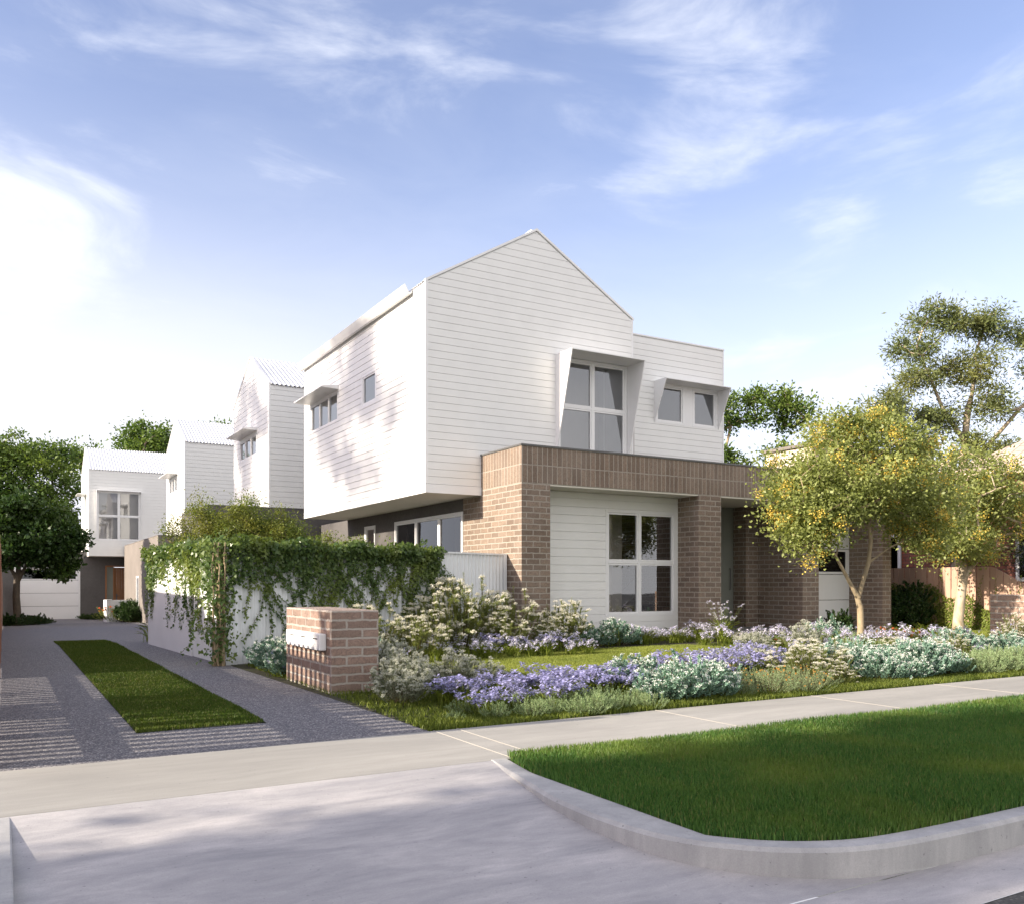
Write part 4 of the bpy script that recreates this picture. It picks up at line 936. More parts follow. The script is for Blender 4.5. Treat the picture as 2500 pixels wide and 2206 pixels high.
PR = {
 'violet': [strappy('violet_flower_clump', s, 60, .19, .17, 16, .215, .036, 'violet') for s in (11, 12, 13)],
 'pale': [strappy('pale_flower_clump', s, 70, .20, .17, 15, .25, .034, 'pale_violet') for s in (21, 22)],
 'tallclump': [strappy('tall_flower_clump', 31, 90, .52, .38, 34, .78, .032, 'pale_violet', wl=.014)],
 'tuft': [strappy('grass_tuft', s, 80, .30, .26, 0, 0, 0, 'violet', wl=.008) for s in (41, 42)],
 'teal': [bush('teal_shrub', s, .34, .33, 56, 46, .030, .014, 'teal_leaf', nfl=6, rfl=.024, fsz=.010, frac=.6, side=70, up=.55, flmat='white_flower', ntip=1) for s in (51, 52, 53)],
 'wax': [bush('white_flowering_shrub', s, .46, .86, 64, 110, .036, .0055, 'olive_needle', nfl=46, rfl=.052, fsz=.0105, frac=.62, side=90, up=.55, start=.12, flmat='cream_flower', ntip=0) for s in (61, 62)],
 'grey': [bush('grey_flowering_shrub', s, .30, .40, 52, 90, .024, .005, 'grey_leaf', nfl=24, rfl=.030, fsz=.008, frac=.75, side=70, up=.6, flmat='grey_flower', ntip=1) for s in (71, 72)],
 'sprig': [bush('rosemary_shrub', s, .26, .24, 70, 70, .017, .0045, 'sprig_leaf', side=30, up=.55, start=.05) for s in (81, 82, 83)],
 'orange': [bush('orange_daisy_clump', s, .28, .26, 70, 55, .014, .0035, 'sprig_leaf', nfl=6, rfl=.007, fsz=.011, frac=.18, side=0, up=.45, flmat='orange') for s in (91,)],
 'red': [bush('red_flower_clump', s, .26, .22, 60, 40, .018, .005, 'olive_needle', nfl=8, rfl=.014, fsz=.014, frac=.3, up=.5, flmat='red_petal') for s in (95,)],
 'dark': [bush('dark_shrub', s, .5, .75, 90, 60, .05, .026, 'dark_leaf', side=120, up=.4) for s in (97, 98)],
 'cover': [bush('groundcover_plant', 99, .45, .22, 80, 40, .03, .016, 'dark_leaf', side=60, up=.3)],
}
USED = set(); prng = random.Random(77)
def put(kind, x, y, s=1.0, z=None, label=None, group=None, cat='plant', hs=None):
    P = PR[kind]; src = P[prng.randrange(len(P))]
    if src.name in USED:
        o = src.copy(); COL.objects.link(o)
        for ch in src.children:
            c = ch.copy(); COL.objects.link(c); c.parent = o
    else: o = src; USED.add(src.name)
    for k in ('label', 'category', 'group'):
        if k in o: del o[k]
    o.location = (x, y, gz(y) - .005 if z is None else z); o.rotation_euler = (0, 0, prng.uniform(0, 6.28)); o.scale = (s, s, s * (hs or prng.uniform(.9, 1.1)))
    return tag(o, label, cat, group)
def row(kind, pts, label, group, s=1.0, js=.27, jp=.11, hs=None, cat='plant'):
    for x, y in pts: put(kind, x + prng.uniform(-jp, jp), y + prng.uniform(-jp, jp), s * prng.uniform(1 - js, 1 + js), None, label, group, cat, hs)
def fillp(x0, x1, y0, y1, nx, ny):
    return [(x0 + (x1 - x0) * (i + .5 * (j % 2)) / max(nx - .5, 1), y0 + (y1 - y0) * j / max(ny - 1, 1)) for j in range(ny) for i in range(nx)]
def plant_garden():
    # the bed along the footpath, from the driveway corner to the right
    row('violet', fillp(3.50, 4.6, 6.6, 7.45, 5, 4), 'violet flowering clump in the drift near the driveway corner of the footpath bed', 'violet flower clumps at the left end of the footpath bed', 1.12, hs=.86)
    row('violet', fillp(4.7, 5.9, 6.9, 7.5, 6, 3), 'violet flowering clump behind the rosemary shrubs in the footpath bed', 'violet flower clumps behind the rosemary', 1.12, hs=.85)
    row('violet', fillp(6.3, 8.1, 7.3, 7.75, 8, 2), 'violet flowering clump along the front edge of the lawn', 'violet flower clumps at the lawn edge', 1.2)
    row('sprig', fillp(3.85, 5.25, 6.27, 6.55, 8, 2), 'silvery green feathery rosemary shrub at the footpath edge, left end of the bed', 'rosemary shrubs at the footpath edge', .72, hs=.95)
    row('sprig', fillp(3.25, 3.6, 6.35, 6.75, 2, 2), 'small silvery green shrub at the very corner of driveway and footpath', 'small shrubs at the driveway corner', .5)
    row('teal', fillp(5.4, 6.3, 6.55, 7.2, 4, 3), 'blue green shrub with tiny white flowers left of the orange daisies', 'blue green shrubs in the middle of the footpath bed', .92)
    row('orange', fillp(6.45, 7.75, 6.35, 6.95, 5, 3), 'feathery green clump with orange daisies at the footpath', 'orange daisy clumps at the footpath', .9)
    row('sprig', fillp(6.6, 8.0, 6.9, 7.2, 4, 2), 'feathery green shrub behind the orange daisies', 'feathery shrubs behind the daisies', .8)
    # wax flower pair in front
    for x, y, s, l in ((7.78, 6.95, .80, 'cream flowering shrub at the footpath right of the orange daisies'), (8.45, 7.2, .84, 'cream flowering shrub right next to the blue green drift'), (8.0, 6.55, .5, 'small low cream flowering shrub hanging to the footpath')): put('wax', x, y, s, None, l, None, 'shrub', hs=.70)
    row('grey', fillp(7.5, 8.3, 7.6, 8.3, 3, 2), 'grey flowering shrub behind the cream shrubs at the right end of the lawn', 'grey shrubs at the right end of the lawn', .8, cat='shrub')
    row('teal', fillp(8.9, 10.3, 6.6, 7.7, 5, 4), 'blue green shrub with white flowers in front of the yellow flowering tree', 'blue green shrubs below the yellow flowering tree', 1.0)
    row('violet', fillp(8.7, 10.3, 8.1, 8.8, 5, 2), 'violet flowering clump near the foot of the yellow flowering tree', 'violet flower clumps near the tree foot', 1.0)
    row('sprig', fillp(10.4, 12.6, 6.4, 7.2, 8, 3), 'pale green feathery shrub at the footpath right of the blue green drift', 'pale feathery shrubs at the right of the footpath bed', 1.0)
    row('wax', fillp(10.6, 12.4, 7.7, 8.3, 4, 1), 'low cream flowering shrub in the right half of the bed', 'low cream shrubs in the right half of the bed', .42, cat='shrub')
    row('tuft', fillp(10.6, 15.5, 8.2, 9.9, 7, 3), 'yellow green strappy tuft among the pale flowers of the right bed', 'strappy tufts of the right bed', .8)
    row('sprig', fillp(11.5, 14.6, 9.2, 11.2, 6, 3), 'pale green feathery shrub in the sunny middle of the right bed', 'feathery shrubs of the right bed', .95)
    row('pale', fillp(10.4, 13.4, 8.0, 9.6, 5, 2), 'pale lilac flowering clump around the foot of the yellow flowering tree', 'pale lilac clumps around the tree foot', 1.1)
    row('teal', fillp(12.4, 14.4, 7.3, 8.3, 5, 2), 'blue green shrub in the right part of the bed', 'blue green shrubs in the right part of the bed', 1.0)
    row('sprig', fillp(13.0, 16.0, 6.4, 7.2, 9, 3), 'feathery green shrub in front of the pale brick wall', 'feathery shrubs in front of the pale brick wall', 1.2)
    row('wax', fillp(14.4, 15.8, 7.6, 8.4, 3, 2), 'cream flowering shrub beside the pale brick wall', 'cream shrubs beside the pale brick wall', .6, cat='shrub')
    row('pale', fillp(13.4, 15.6, 8.8, 9.9, 4, 2), 'pale lilac flowering clump left of the pale brick wall', 'pale lilac clumps left of the pale brick wall', 1.15)
    row('red', fillp(14.0, 15.2, 10.2, 10.9, 3, 2), 'low clump with red flowers in the right bed', 'red flower clumps', 1.2)
    row('tuft', fillp(15.0, 16.3, 10.6, 11.2, 4, 1), 'dark green grass tuft behind the red flowers', 'dark grass tufts', 1.2)
    put('teal', 14.0, 11.7, 1.35, None, 'single blue green shrub standing by the side driveway', None, 'shrub')
    # pale flowers before porch and piers
    row('pale', fillp(11.1, 14.6, 10.0, 11.9, 7, 3), 'white lilac flowering clump between porch and tree', 'pale flower clumps in front of the porch', 1.2)
    row('pale', fillp(9.9, 12.4, 13.0, 13.4, 9, 2), 'white lilac flowering clump below the four-pane window', 'pale flower clumps below the front window', 1.05)
    row('tuft', ((9.5, 12.75), (10.4, 12.8), (11.3, 12.8), (11.9, 12.9)), 'green strappy grass tuft at the lawn edge below the front window', 'grass tufts below the front window', 1.0)
    put('tallclump', 12.25, 12.75, 1.0, None, 'tall strappy clump with white lilac flowers in front of the second brick pier', None, 'plant')
    row('red', ((11.4, 11.0), (11.8, 10.8)), 'small red flowering clump near the porch', 'red flowers near the porch', .8)
    row('grey', ((10.6, 10.3), (11.1, 9.7), (10.2, 9.9)), 'grey green shrub at the right corner of the lawn', 'grey green shrubs at the lawn corner', .95, cat='shrub')
    # bed against the fence and the brick corner
    for x, y, s, l in ((6.5, 12.75, 1.55, 'biggest sunlit cream flowering shrub in front of the corrugated fence'), (5.75, 12.35, 1.1, 'shaded cream flowering shrub left of the biggest one by the fence'),
                       (7.55, 13.1, 1.28, 'cream flowering shrub at the right end of the corrugated fence'), (8.55, 12.85, 1.05, 'rounded cream flowering shrub at the front brick corner'),
                       (7.0, 12.2, .85, 'cream flowering shrub low in front of the biggest shrub'), (8.0, 12.45, .72, 'low shaded cream flowering shrub between the two right hand shrubs'),
                       (4.6, 11.9, 1.05, 'cream flowering shrub rising behind the brick mailbox pier'), (5.2, 11.5, .85, 'shaded cream flowering shrub just right of the mailbox pier')):
        put('wax', x, y, s, None, l, None, 'shrub', hs=1.0)
    row('pale', fillp(5.3, 8.3, 11.5, 12.15, 9, 2), 'white lilac flowering clump at the back edge of the lawn below the cream shrubs', 'pale flower clumps at the back lawn edge', 1.1)
    row('violet', fillp(6.6, 8.4, 12.0, 12.3, 5, 1), 'violet flowering clump at the feet of the cream shrubs', 'violet clumps at the feet of the cream shrubs', 1.15)
    row('tuft', ((6.2, 11.6), (7.2, 11.7), (5.3, 11.2), (8.2, 12.0)), 'strappy green tuft at the back edge of the lawn', 'tufts at the back lawn edge', 1.0)
    row('teal', fillp(8.95, 9.9, 12.85, 13.3, 3, 2), 'blue green shrub against the white weatherboard panel', 'blue green shrubs at the weatherboard panel', 1.15)
    # between mailbox pier, driveway and fence
    row('teal', fillp(2.98, 3.9, 10.6, 12.0, 4, 4), 'blue green shrub between ivy stem and mailbox pier', 'blue green shrubs behind the mailbox pier', 1.1)
    row('violet', ((3.0, 10.75), (3.15, 11.2), (3.05, 11.6), (3.35, 10.9)), 'violet flowering clump among shrubs behind the mailbox pier', 'violet clumps behind the mailbox pier', .85)
    # right of the pier
    for x, y, s, l in ((3.35, 7.9, .98, 'grey flowering shrub right in front of the mailbox pier'), (3.62, 8.3, .9, 'grey flowering shrub touching the right side of the mailbox pier'), (3.2, 7.55, .8, 'low grey flowering shrub at the driveway edge'),
                       (3.95, 7.95, .95, 'grey flowering shrub at the left end of the lawn'), (4.35, 8.1, .8, 'grey flowering shrub at the front left lawn corner')):
        put('grey', x, y, s * 1.15, None, l, None, 'shrub')
    row('pale', ((3.7, 9.4), (4.0, 9.9), (4.3, 10.4), (3.8, 10.0), (4.5, 10.9), (4.8, 11.2)), 'white lilac flowering clump right behind the mailbox pier', 'pale clumps right behind the mailbox pier', 1.1)
    row('grey', ((3.7, 9.0), (3.85, 9.6), (4.1, 10.8)), 'silvery shrub between mailbox pier and lawn', 'silvery shrubs between pier and lawn', 1.1, cat='shrub')
    # right boundary and shady corner by the garage
    row('dark', fillp(19.0, 20.0, 14.0, 17.5, 2, 5), 'dark shaded shrub in the corner by the garage', 'dark shrubs by the garage corner', 1.35, cat='shrub')
    row('dark', ((16.15, 13.3),), 'small dark shrub at the foot of the right brick pier', None, .6, cat='shrub')
    # far end of the driveway
    row('cover', ((.1, 41.0), (.5, 40.2), (1.0, 41.8), (.6, 43.0), (1.4, 43.4), (.1, 44.5), (1.0, 45.0)), 'dark groundcover in the bed under the round tree', 'groundcover under the round tree', 1.6)
    row('red', ((1.0, 42.6), (1.4, 44.0), (.7, 41.7)), 'reddish plant in the bed under the round tree', 'reddish plants under the round tree', 1.6)
    row('cover', ((3.7, 49.3), (4.1, 49.2), (3.9, 48.9)), 'low dark plant beside the far garage', 'low dark plants beside the far garage', 1.2)
    row('dark', ((4.95, 44.0), (5.1, 43.3), (5.0, 42.4)), 'bluish dark shrub behind the low white planter wall', 'shrubs behind the white planter wall', 1.5, cat='shrub')
    row('red', ((4.6, 45.0), (4.9, 44.7)), 'reddish tall plant behind the planter wall', 'reddish plants behind planter wall', 3.4)
    put('tuft', 2.62, 18.6, 1.4, None, 'dark grass tuft at the far end of the white fence', None, 'plant'); put('tuft', 2.5, 18.15, 1.2, None, 'grass tuft in front of the far end of the white fence', None, 'plant')
plant_garden()

# ------------------------------------------------------------------ trees
def tree(name, base, label, cat, lines, r0, clumps, leaf, nleaf, lsz, crad, barkm, seed, aspect=.45, flower=None, step=.3, droop=.0, low=.0, group=None, rexp=.5, sides=7, rmin=.006):
    rs = np.random.RandomState(seed); root = empty(name, base, label, cat, group); base = np.array(base, float)
    pos = []; par = []; mn = []
    def addline(pts, attach):
        pts = np.array(pts, float); prev = attach; m0 = r0 if attach is None else mn[attach] * .74
        for k in range(len(pts)):
            if k == 0 and attach is not None: continue
            if k == 0: pos.append(pts[0]); par.append(-1); mn.append(r0); prev = len(pos) - 1; continue
            a = np.array(pos[prev]) if k > 0 else pts[0]; L = np.linalg.norm(pts[k] - a); m = max(1, int(L / step))
            for j in range(1, m + 1):
                g = ((k - 1) + j / m) / (len(pts) - 1); pos.append(a + (pts[k] - a) * j / m); par.append(prev); mn.append(m0 * (1 - (.22 if attach is None else .6) * g)); prev = len(pos) - 1
        return prev
    for i, ln in enumerate(lines):
        if i == 0: addline(ln, None)
        else:
            d = np.linalg.norm(np.array(pos) - np.array(ln[0]), axis=1); addline(ln, int(d.argmin()))
    ntr = len(pos)
    C = []
    for (cx, cy, cz, rx, ry, rz, n) in clumps:
        q = unit(rs.normal(size=(n, 3))) * (rs.rand(n, 1) ** .38); C.append(np.array([cx, cy, cz]) + q * np.array([rx, ry, rz]))
    C = np.concatenate(C); tr = np.array(pos)
    order = np.argsort([np.min(np.linalg.norm(tr - c, axis=1)) for c in C]); tips = []; low0 = int(ntr * low)
    for ci in order:
        c = C[ci]; A = np.array(pos); d = np.linalg.norm(A - c, axis=1) + np.maximum(0, A[:, 2] - c[2]) * 1.2; d[:low0] += 9; j = int(d.argmin())
        a = A[j]; L = np.linalg.norm(c - a); m = max(1, int(L / step)); prev = j
        side = rs.normal(size=3) * L * .10; side[2] += L * .10
        for k in range(1, m + 1):
            t = k / m; p = a + (c - a) * t + side * math.sin(t * math.pi); pos.append(p); par.append(prev); prev = len(pos) - 1
        tips.append(prev)
    n = len(pos); cnt = np.zeros(n)
    for t in tips: cnt[t] += 1
    for i in range(n - 1, 0, -1): cnt[par[i]] += cnt[i] if par[i] >= 0 else 0
    cnt = np.maximum(cnt, .5); rad = np.maximum(r0 * (cnt / cnt[0]) ** rexp, rmin); rad[:ntr] = np.maximum(rad[:ntr] * .6, np.array(mn[:ntr])); rad[ntr:] = np.minimum(rad[ntr:], r0 * .42)
    # branches: chains
    kids = {}
    for i in range(1, n): kids.setdefault(par[i], []).append(i)
    mb = MB(); stack = [(0, None)]
    while stack:
        s, pr = stack.pop(); chain = ([pr] if pr is not None else []) + [s]
        while kids.get(chain[-1]):
            ks = sorted(kids[chain[-1]], key=lambda q: -cnt[q]); 
            for o in ks[1:]: stack.append((o, chain[-1]))
            chain.append(ks[0])
        if len(chain) < 2: continue
        rr = [rad[c] for c in chain]
        if pr is not None: rr[0] = min(rad[pr], rr[1] * 1.5)
        else: rr[0] *= 1.35
        P = [pos[c] for c in chain]; w = rs.normal(size=(len(chain), 3)) * np.minimum(np.array(rr), .05)[:, None] * .35; w[0] = 0; w[-1] = 0
        mb.tube([tuple(base + p + q) for p, q in zip(P, w)], rr, sides if rr[min(1, len(rr) - 1)] > .02 else 4, cap=False)
    mb.build('trunk', M[barkm], root, smooth=True, uv=False)
    # leaves
    T = np.array([pos[t] for t in tips]); Pd = np.array([pos[t] - pos[par[t]] for t in tips]); m = len(T)
    cr = crad * rs.uniform(.55, 1.3, (m, 1, 1)); q = rs.normal(size=(m, nleaf, 3)) * np.array([1, 1, .75]) * .55
    P = (T[:, None] + q * cr).reshape(-1, 3)
    D = unit(unit(q.reshape(-1, 3)) * .6 + rs.normal(size=P.shape) * .5 + np.array([0, 0, .15 - droop]))
    nm = NM(); L = lsz * rs.uniform(.6, 1.25, len(P)); nm.add(leaf_quads(P, D, L, L * aspect, rs), 0); nm.build('crown', M[leaf], root)
    if flower:
        fmn, frac, nf, fs = flower; k = rs.rand(m) < frac; T2 = T[k]; q = rs.normal(size=(len(T2), nf, 3)) * .24
        off = unit(rs.normal(size=(len(T2), 3)) + np.array([-.5, -.5, .4])) * crad * .5
        P = (T2[:, None] + off[:, None] + q * crad).reshape(-1, 3); fm = NM(); fm.add(leaf_quads(P, rs.normal(size=P.shape), fs * rs.uniform(.7, 1.3, len(P)), fs * .8, rs), 0); fm.build('blossom', M[fmn], root)
    return root
Z3 = (0, 0)
tree('flowering_tree', (13.2, 10.3, 0), 'small tree with olive leaves and yellow blossom and a forked trunk, in the front garden', 'tree',
     [[(0, 0, -.05), (.03, 0, .30), (-.02, 0, .72), (-.05, 0, .88)], [(-.05, 0, .88), (-.28, .05, 1.28), (-.52, .1, 1.62), (-.85, .15, 1.95), (-1.15, .1, 2.35)], [(-.52, .1, 1.62), (-.50, .0, 2.0), (-.62, -.1, 2.5)],
      [(-.05, 0, .88), (.10, 0, 1.18), (.20, .0, 1.50), (.28, 0, 1.9), (.30, .1, 2.4), (.45, .1, 2.9)], [(.20, .0, 1.50), (.55, -.2, 1.78), (.95, -.35, 1.98), (1.3, -.4, 2.3)], [(.28, 0, 1.9), (.55, .1, 2.35), (.8, .2, 2.8)]],
     .066, [(-.1, 0, 3.15, 1.75, 1.3, .85, 150), (-1.25, 0, 2.55, .75, .8, .7, 60), (-1.45, -.1, 1.95, .45, .5, .45, 30), (1.15, -.3, 2.55, .85, .8, .6, 60), (.2, 0, 3.85, .5, .5, .35, 18), (-.55, .0, 3.9, .3, .3, .35, 12), (-.3, .2, 2.5, .7, .6, .4, 26), (1.2, -.5, 1.95, .4, .4, .25, 10)],
     'yellow_leaf', 105, .070, .29, 'bark_warm', 5, aspect=.62, flower=('yellow_flower', .34, 80, .034), step=.22, low=.5, rexp=.42, sides=10)
tree('flowering_tree', (19.4, 12.4, 0), 'yellow blossoming tree with pale peeling trunk in front of the paling fence', 'tree',
     [[(0, 0, -.05), (.02, 0, .6), (.10, 0, 1.2), (.16, 0, 1.55)], [(.16, 0, 1.55), (.0, .0, 2.2), (-.2, 0, 2.8)], [(.1, 0, 1.3), (.45, -.2, 1.75), (.8, -.4, 2.2)], [(.16, 0, 1.55), (.3, .2, 2.4)]],
     .125, [(-.4, 0, 3.3, 1.7, 1.5, 1.15, 130), (.9, -.3, 2.8, .9, .8, .9, 55), (-1.2, -.5, 2.2, .9, .8, .5, 45), (0, -.2, 1.95, .8, .6, .3, 24)],
     'yellow_leaf', 100, .078, .33, 'bark_pale', 6, aspect=.62, flower=('yellow_flower', .35, 55, .040), step=.25, low=.6, rexp=.4, sides=10)
tree('gum_tree', (30.4, 19.3, 0), 'tall open gum tree with pale limbs behind the brick neighbour', 'tree',
     [[(0, 0, 0), (-.1, 0, 3.0), (0, 0, 5.2), (.15, 0, 6.4), (.3, 0, 7.6)], [(.0, 0, 5.0), (.9, -.5, 6.3), (2.0, -1.0, 7.6), (2.8, -1.5, 8.6)], [(-.1, 0, 4.4), (-.7, .2, 5.6), (-1.6, .8, 6.6)], [(.15, 0, 6.4), (-.7, .4, 7.6), (-1.2, .7, 9.2)], [(.3, 0, 7.6), (.6, -.2, 9.2)], [(1.8, -1.0, 3.5), (2.6, -1.4, 5.2), (3.4, -1.8, 7.0)]],
     .15, [(-.6, .5, 10.69, .75, .75, .6, 9), (-1.4, .9, 9.83, .9, .8, .55, 11), (.7, -.3, 10.69, .8, .8, .75, 12), (1.9, -1.0, 10.37, .8, .7, .6, 9), (2.7, -1.5, 9.50, 1.0, .9, .7, 12), (-1.4, .9, 8.53, .9, .8, .55, 11), (.4, 0, 9.07, 1.2, 1.0, .7, 18), (-2.3, 1.3, 7.45, 1.0, .9, .6, 15), (-.5, .3, 7.24, 1.0, .9, .5, 14), (1.0, -.5, 7.78, .9, .9, .5, 10),
           (-1.4, .9, 6.26, .9, .8, .45, 11), (2.8, -1.6, 7.78, .9, .9, .7, 10), (.4, -.2, 6.16, .7, .7, .4, 8), (1.6, -.9, 6.05, .6, .6, .4, 6), (3.6, -2.0, 8.64, .9, .9, .9, 12), (4.3, -2.4, 9.6, .9, .9, .7, 12), (3.4, -1.9, 10.6, .8, .8, .6, 10), (4.6, -2.6, 7.2, .9, .9, .6, 10), (-1.0, .6, 10.9, .5, .5, .4, 5), (2.4, -1.3, 5.40, .9, .9, .5, 8), (1.2, -.6, 4.75, .9, .9, .4, 9)],
     'gum_leaf', 190, .18, .47, 'bark_pale', 7, aspect=.26, step=.5, low=.45, rexp=.45, droop=.25)
tree('gum_tree', (22.3, 14.6, 0), 'low gum branch with drooping leaves in front of the neighbour roof', 'tree',
     [[(0, 0, 0), (.2, -.1, 1.6), (.5, -.4, 2.8)], [(.2, -.1, 1.6), (.0, .1, 2.8)]], .10, [(.3, -.6, 2.9, .7, .9, .55, 18), (-.2, .1, 3.5, .5, .6, .4, 9), (.7, -1.6, 2.2, .4, .5, .4, 7)], 'gum_leaf', 150, .10, .38, 'bark_pale', 17, aspect=.17, step=.3, droop=.35)
tree('green_tree', (30.0, 28.3, 0), 'loose green tree behind the right wing of the big house', 'tree',
     [[(0, 0, 0), (-.2, 0, 4), (-.3, 0, 6.2)], [(-.2, 0, 4), (.9, -.4, 6.0), (1.4, -.8, 7.2)], [(-.2, 0, 4.5), (-1.4, .6, 6.2), (-1.7, .9, 7.4)]],
     .16, [(-1.7, 1.0, 8.9, .9, .9, .9, 20), (-.4, .3, 9.0, .8, .8, 1.0, 14), (.9, -.5, 9.1, .9, .9, 1.1, 22), (2.0, -1.2, 6.9, .9, .9, .7, 14), (-1.5, .8, 6.7, .8, .8, .5, 9), (.3, 0, 7.0, .8, .8, .5, 9), (-2.3, 1.3, 7.1, .5, .6, .6, 8)],
     'green_leaf', 110, .19, .42, 'bark_warm', 8, aspect=.45, step=.5, low=.5)
tree('round_tree', (.47, 40.8, -.58), 'round dark leafy street tree with slim trunk near the far garage', 'tree',
     [[(0, 0, 0), (-.05, 0, 1.2), (0, 0, 1.85)], [(0, 0, 1.85), (.5, .1, 2.8)], [(0, 0, 1.85), (-.4, 0, 2.8)], [(0, 0, 1.85), (.1, 0, 3.4)]],
     .16, [(.6, 0, 3.7, 1.4, 1.5, 1.25, 85), (-.6, -.2, 3.7, 1.1, 1.2, 1.3, 50), (1.5, 0, 3.0, .8, .9, .8, 36), (.3, 0, 4.9, .7, .8, .5, 16), (1.5, 0, 2.3, .4, .5, .3, 8), (2.0, 0, 3.6, .4, .5, .4, 9)], 'dark_leaf', 120, .17, .40, 'bark_dark', 9, aspect=.7, step=.35, low=.8)
for nm_, b, lb, cl, sd_ in (
    ('green_tree', (1.0, 66, -.66), 'tall bushy green tree beyond the far garage, left', [(-2.4, 0, 8.6, 3.0, 2.6, 2.6, 95), (-.5, 0, 10.4, 1.8, 1.6, 1.3, 30), (1.2, -1, 7.8, 2.4, 2.0, 3.0, 75), (1.6, 0, 10.2, 1.6, 1.5, .9, 22), (-4, 0, 6, 3, 2.5, 3, 60), (.6, -1, 5, 3.6, 2, 2.5, 60)], 101),
    ('green_tree', (9.0, 64, -.66), 'tall green tree between the third and farthest townhouse', [(-.3, 0, 11.3, 1.9, 1.8, 1.5, 60), (.2, 0, 9.3, 2.2, 2, 1.6, 40)], 102),
    ('green_tree', (12.6, 60, -.66), 'green tree top just showing over the third townhouse roof', [(0, 0, 11.3, 1.6, 1.6, .9, 30), (1.0, 0, 10, 1.6, 1.6, 1.2, 20)], 103),
    ('green_tree', (5.4, 70, -.66), 'green tree top above the roof of the farthest townhouse', [(0, 0, 10.9, 1.5, 1.6, .9, 22), (0, 0, 9.3, 2, 1.6, 1.2, 20)], 104)):
    tree(nm_, b, lb, 'tree', [[(0, 0, 0), (0, 0, 4.5), (.2, 0, 7)], [(0, 0, 4.5), (-1.6, 0, 7.5)], [(0, 0, 4.5), (1.3, 0, 7.5)]], .28, cl, 'green_leaf', 95, .26, .72, 'bark_dark', sd_, aspect=.5, step=.8, low=.5)
# shrubs behind the white fence
tree('garden_shrub', (3.9, 17.4, 0), 'big olive shrub with yellowish new leaves rising above the ivy fence', 'shrub', [[(0, 0, 0), (0, 0, .6)], [(0, 0, .3), (.4, 0, 1.2)], [(0, 0, .3), (-.5, 0, 1.2)]],
     .05, [(.2, 0, 1.95, 1.15, .7, .62, 120), (-.6, 0, 2.45, .25, .3, .35, 10), (.1, 0, 2.5, .3, .3, .3, 12), (.9, 0, 2.2, .4, .4, .4, 18)], 'shrub_leaf', 190, .044, .24, 'stem', 20, aspect=.5, step=.2, flower=('yellow_leaf', .3, 30, .03))
tree('garden_shrub', (2.95, 17.9, 0), 'thin airy shrub at the left end above the ivy fence', 'shrub', [[(0, 0, 0), (0, 0, .8)]], .03, [(-.05, 0, 2.0, .28, .3, .42, 22), (.3, 0, 1.9, .3, .3, .3, 12)], 'shrub_leaf', 90, .042, .18, 'stem', 21, aspect=.5, step=.2)
tree('garden_shrub', (5.9, 16.0, 0), 'small olive shrub with yellow leaves in front of the charcoal wall', 'shrub', [[(0, 0, 0), (0, 0, .8)]], .03, [(-.2, 0, 1.75, .30, .3, .30, 20), (-.5, .2, 1.95, .15, .2, .2, 6)], 'shrub_leaf', 110, .042, .17, 'stem', 22, aspect=.5, step=.2)
tree('lilac_shrub', (21.6, 11.3, 0), 'dark shrub covered in violet blossom behind the paling fence', 'shrub', [[(0, 0, 0), (0, 0, .8)]], .05, [(.3, .1, 1.75, .8, 1.2, .65, 90), (.6, -.5, 2.2, .5, .7, .45, 40)], 'dark_leaf', 80, .045, .26, 'stem', 23, aspect=.5, step=.25, flower=('violet', .7, 45, .022))

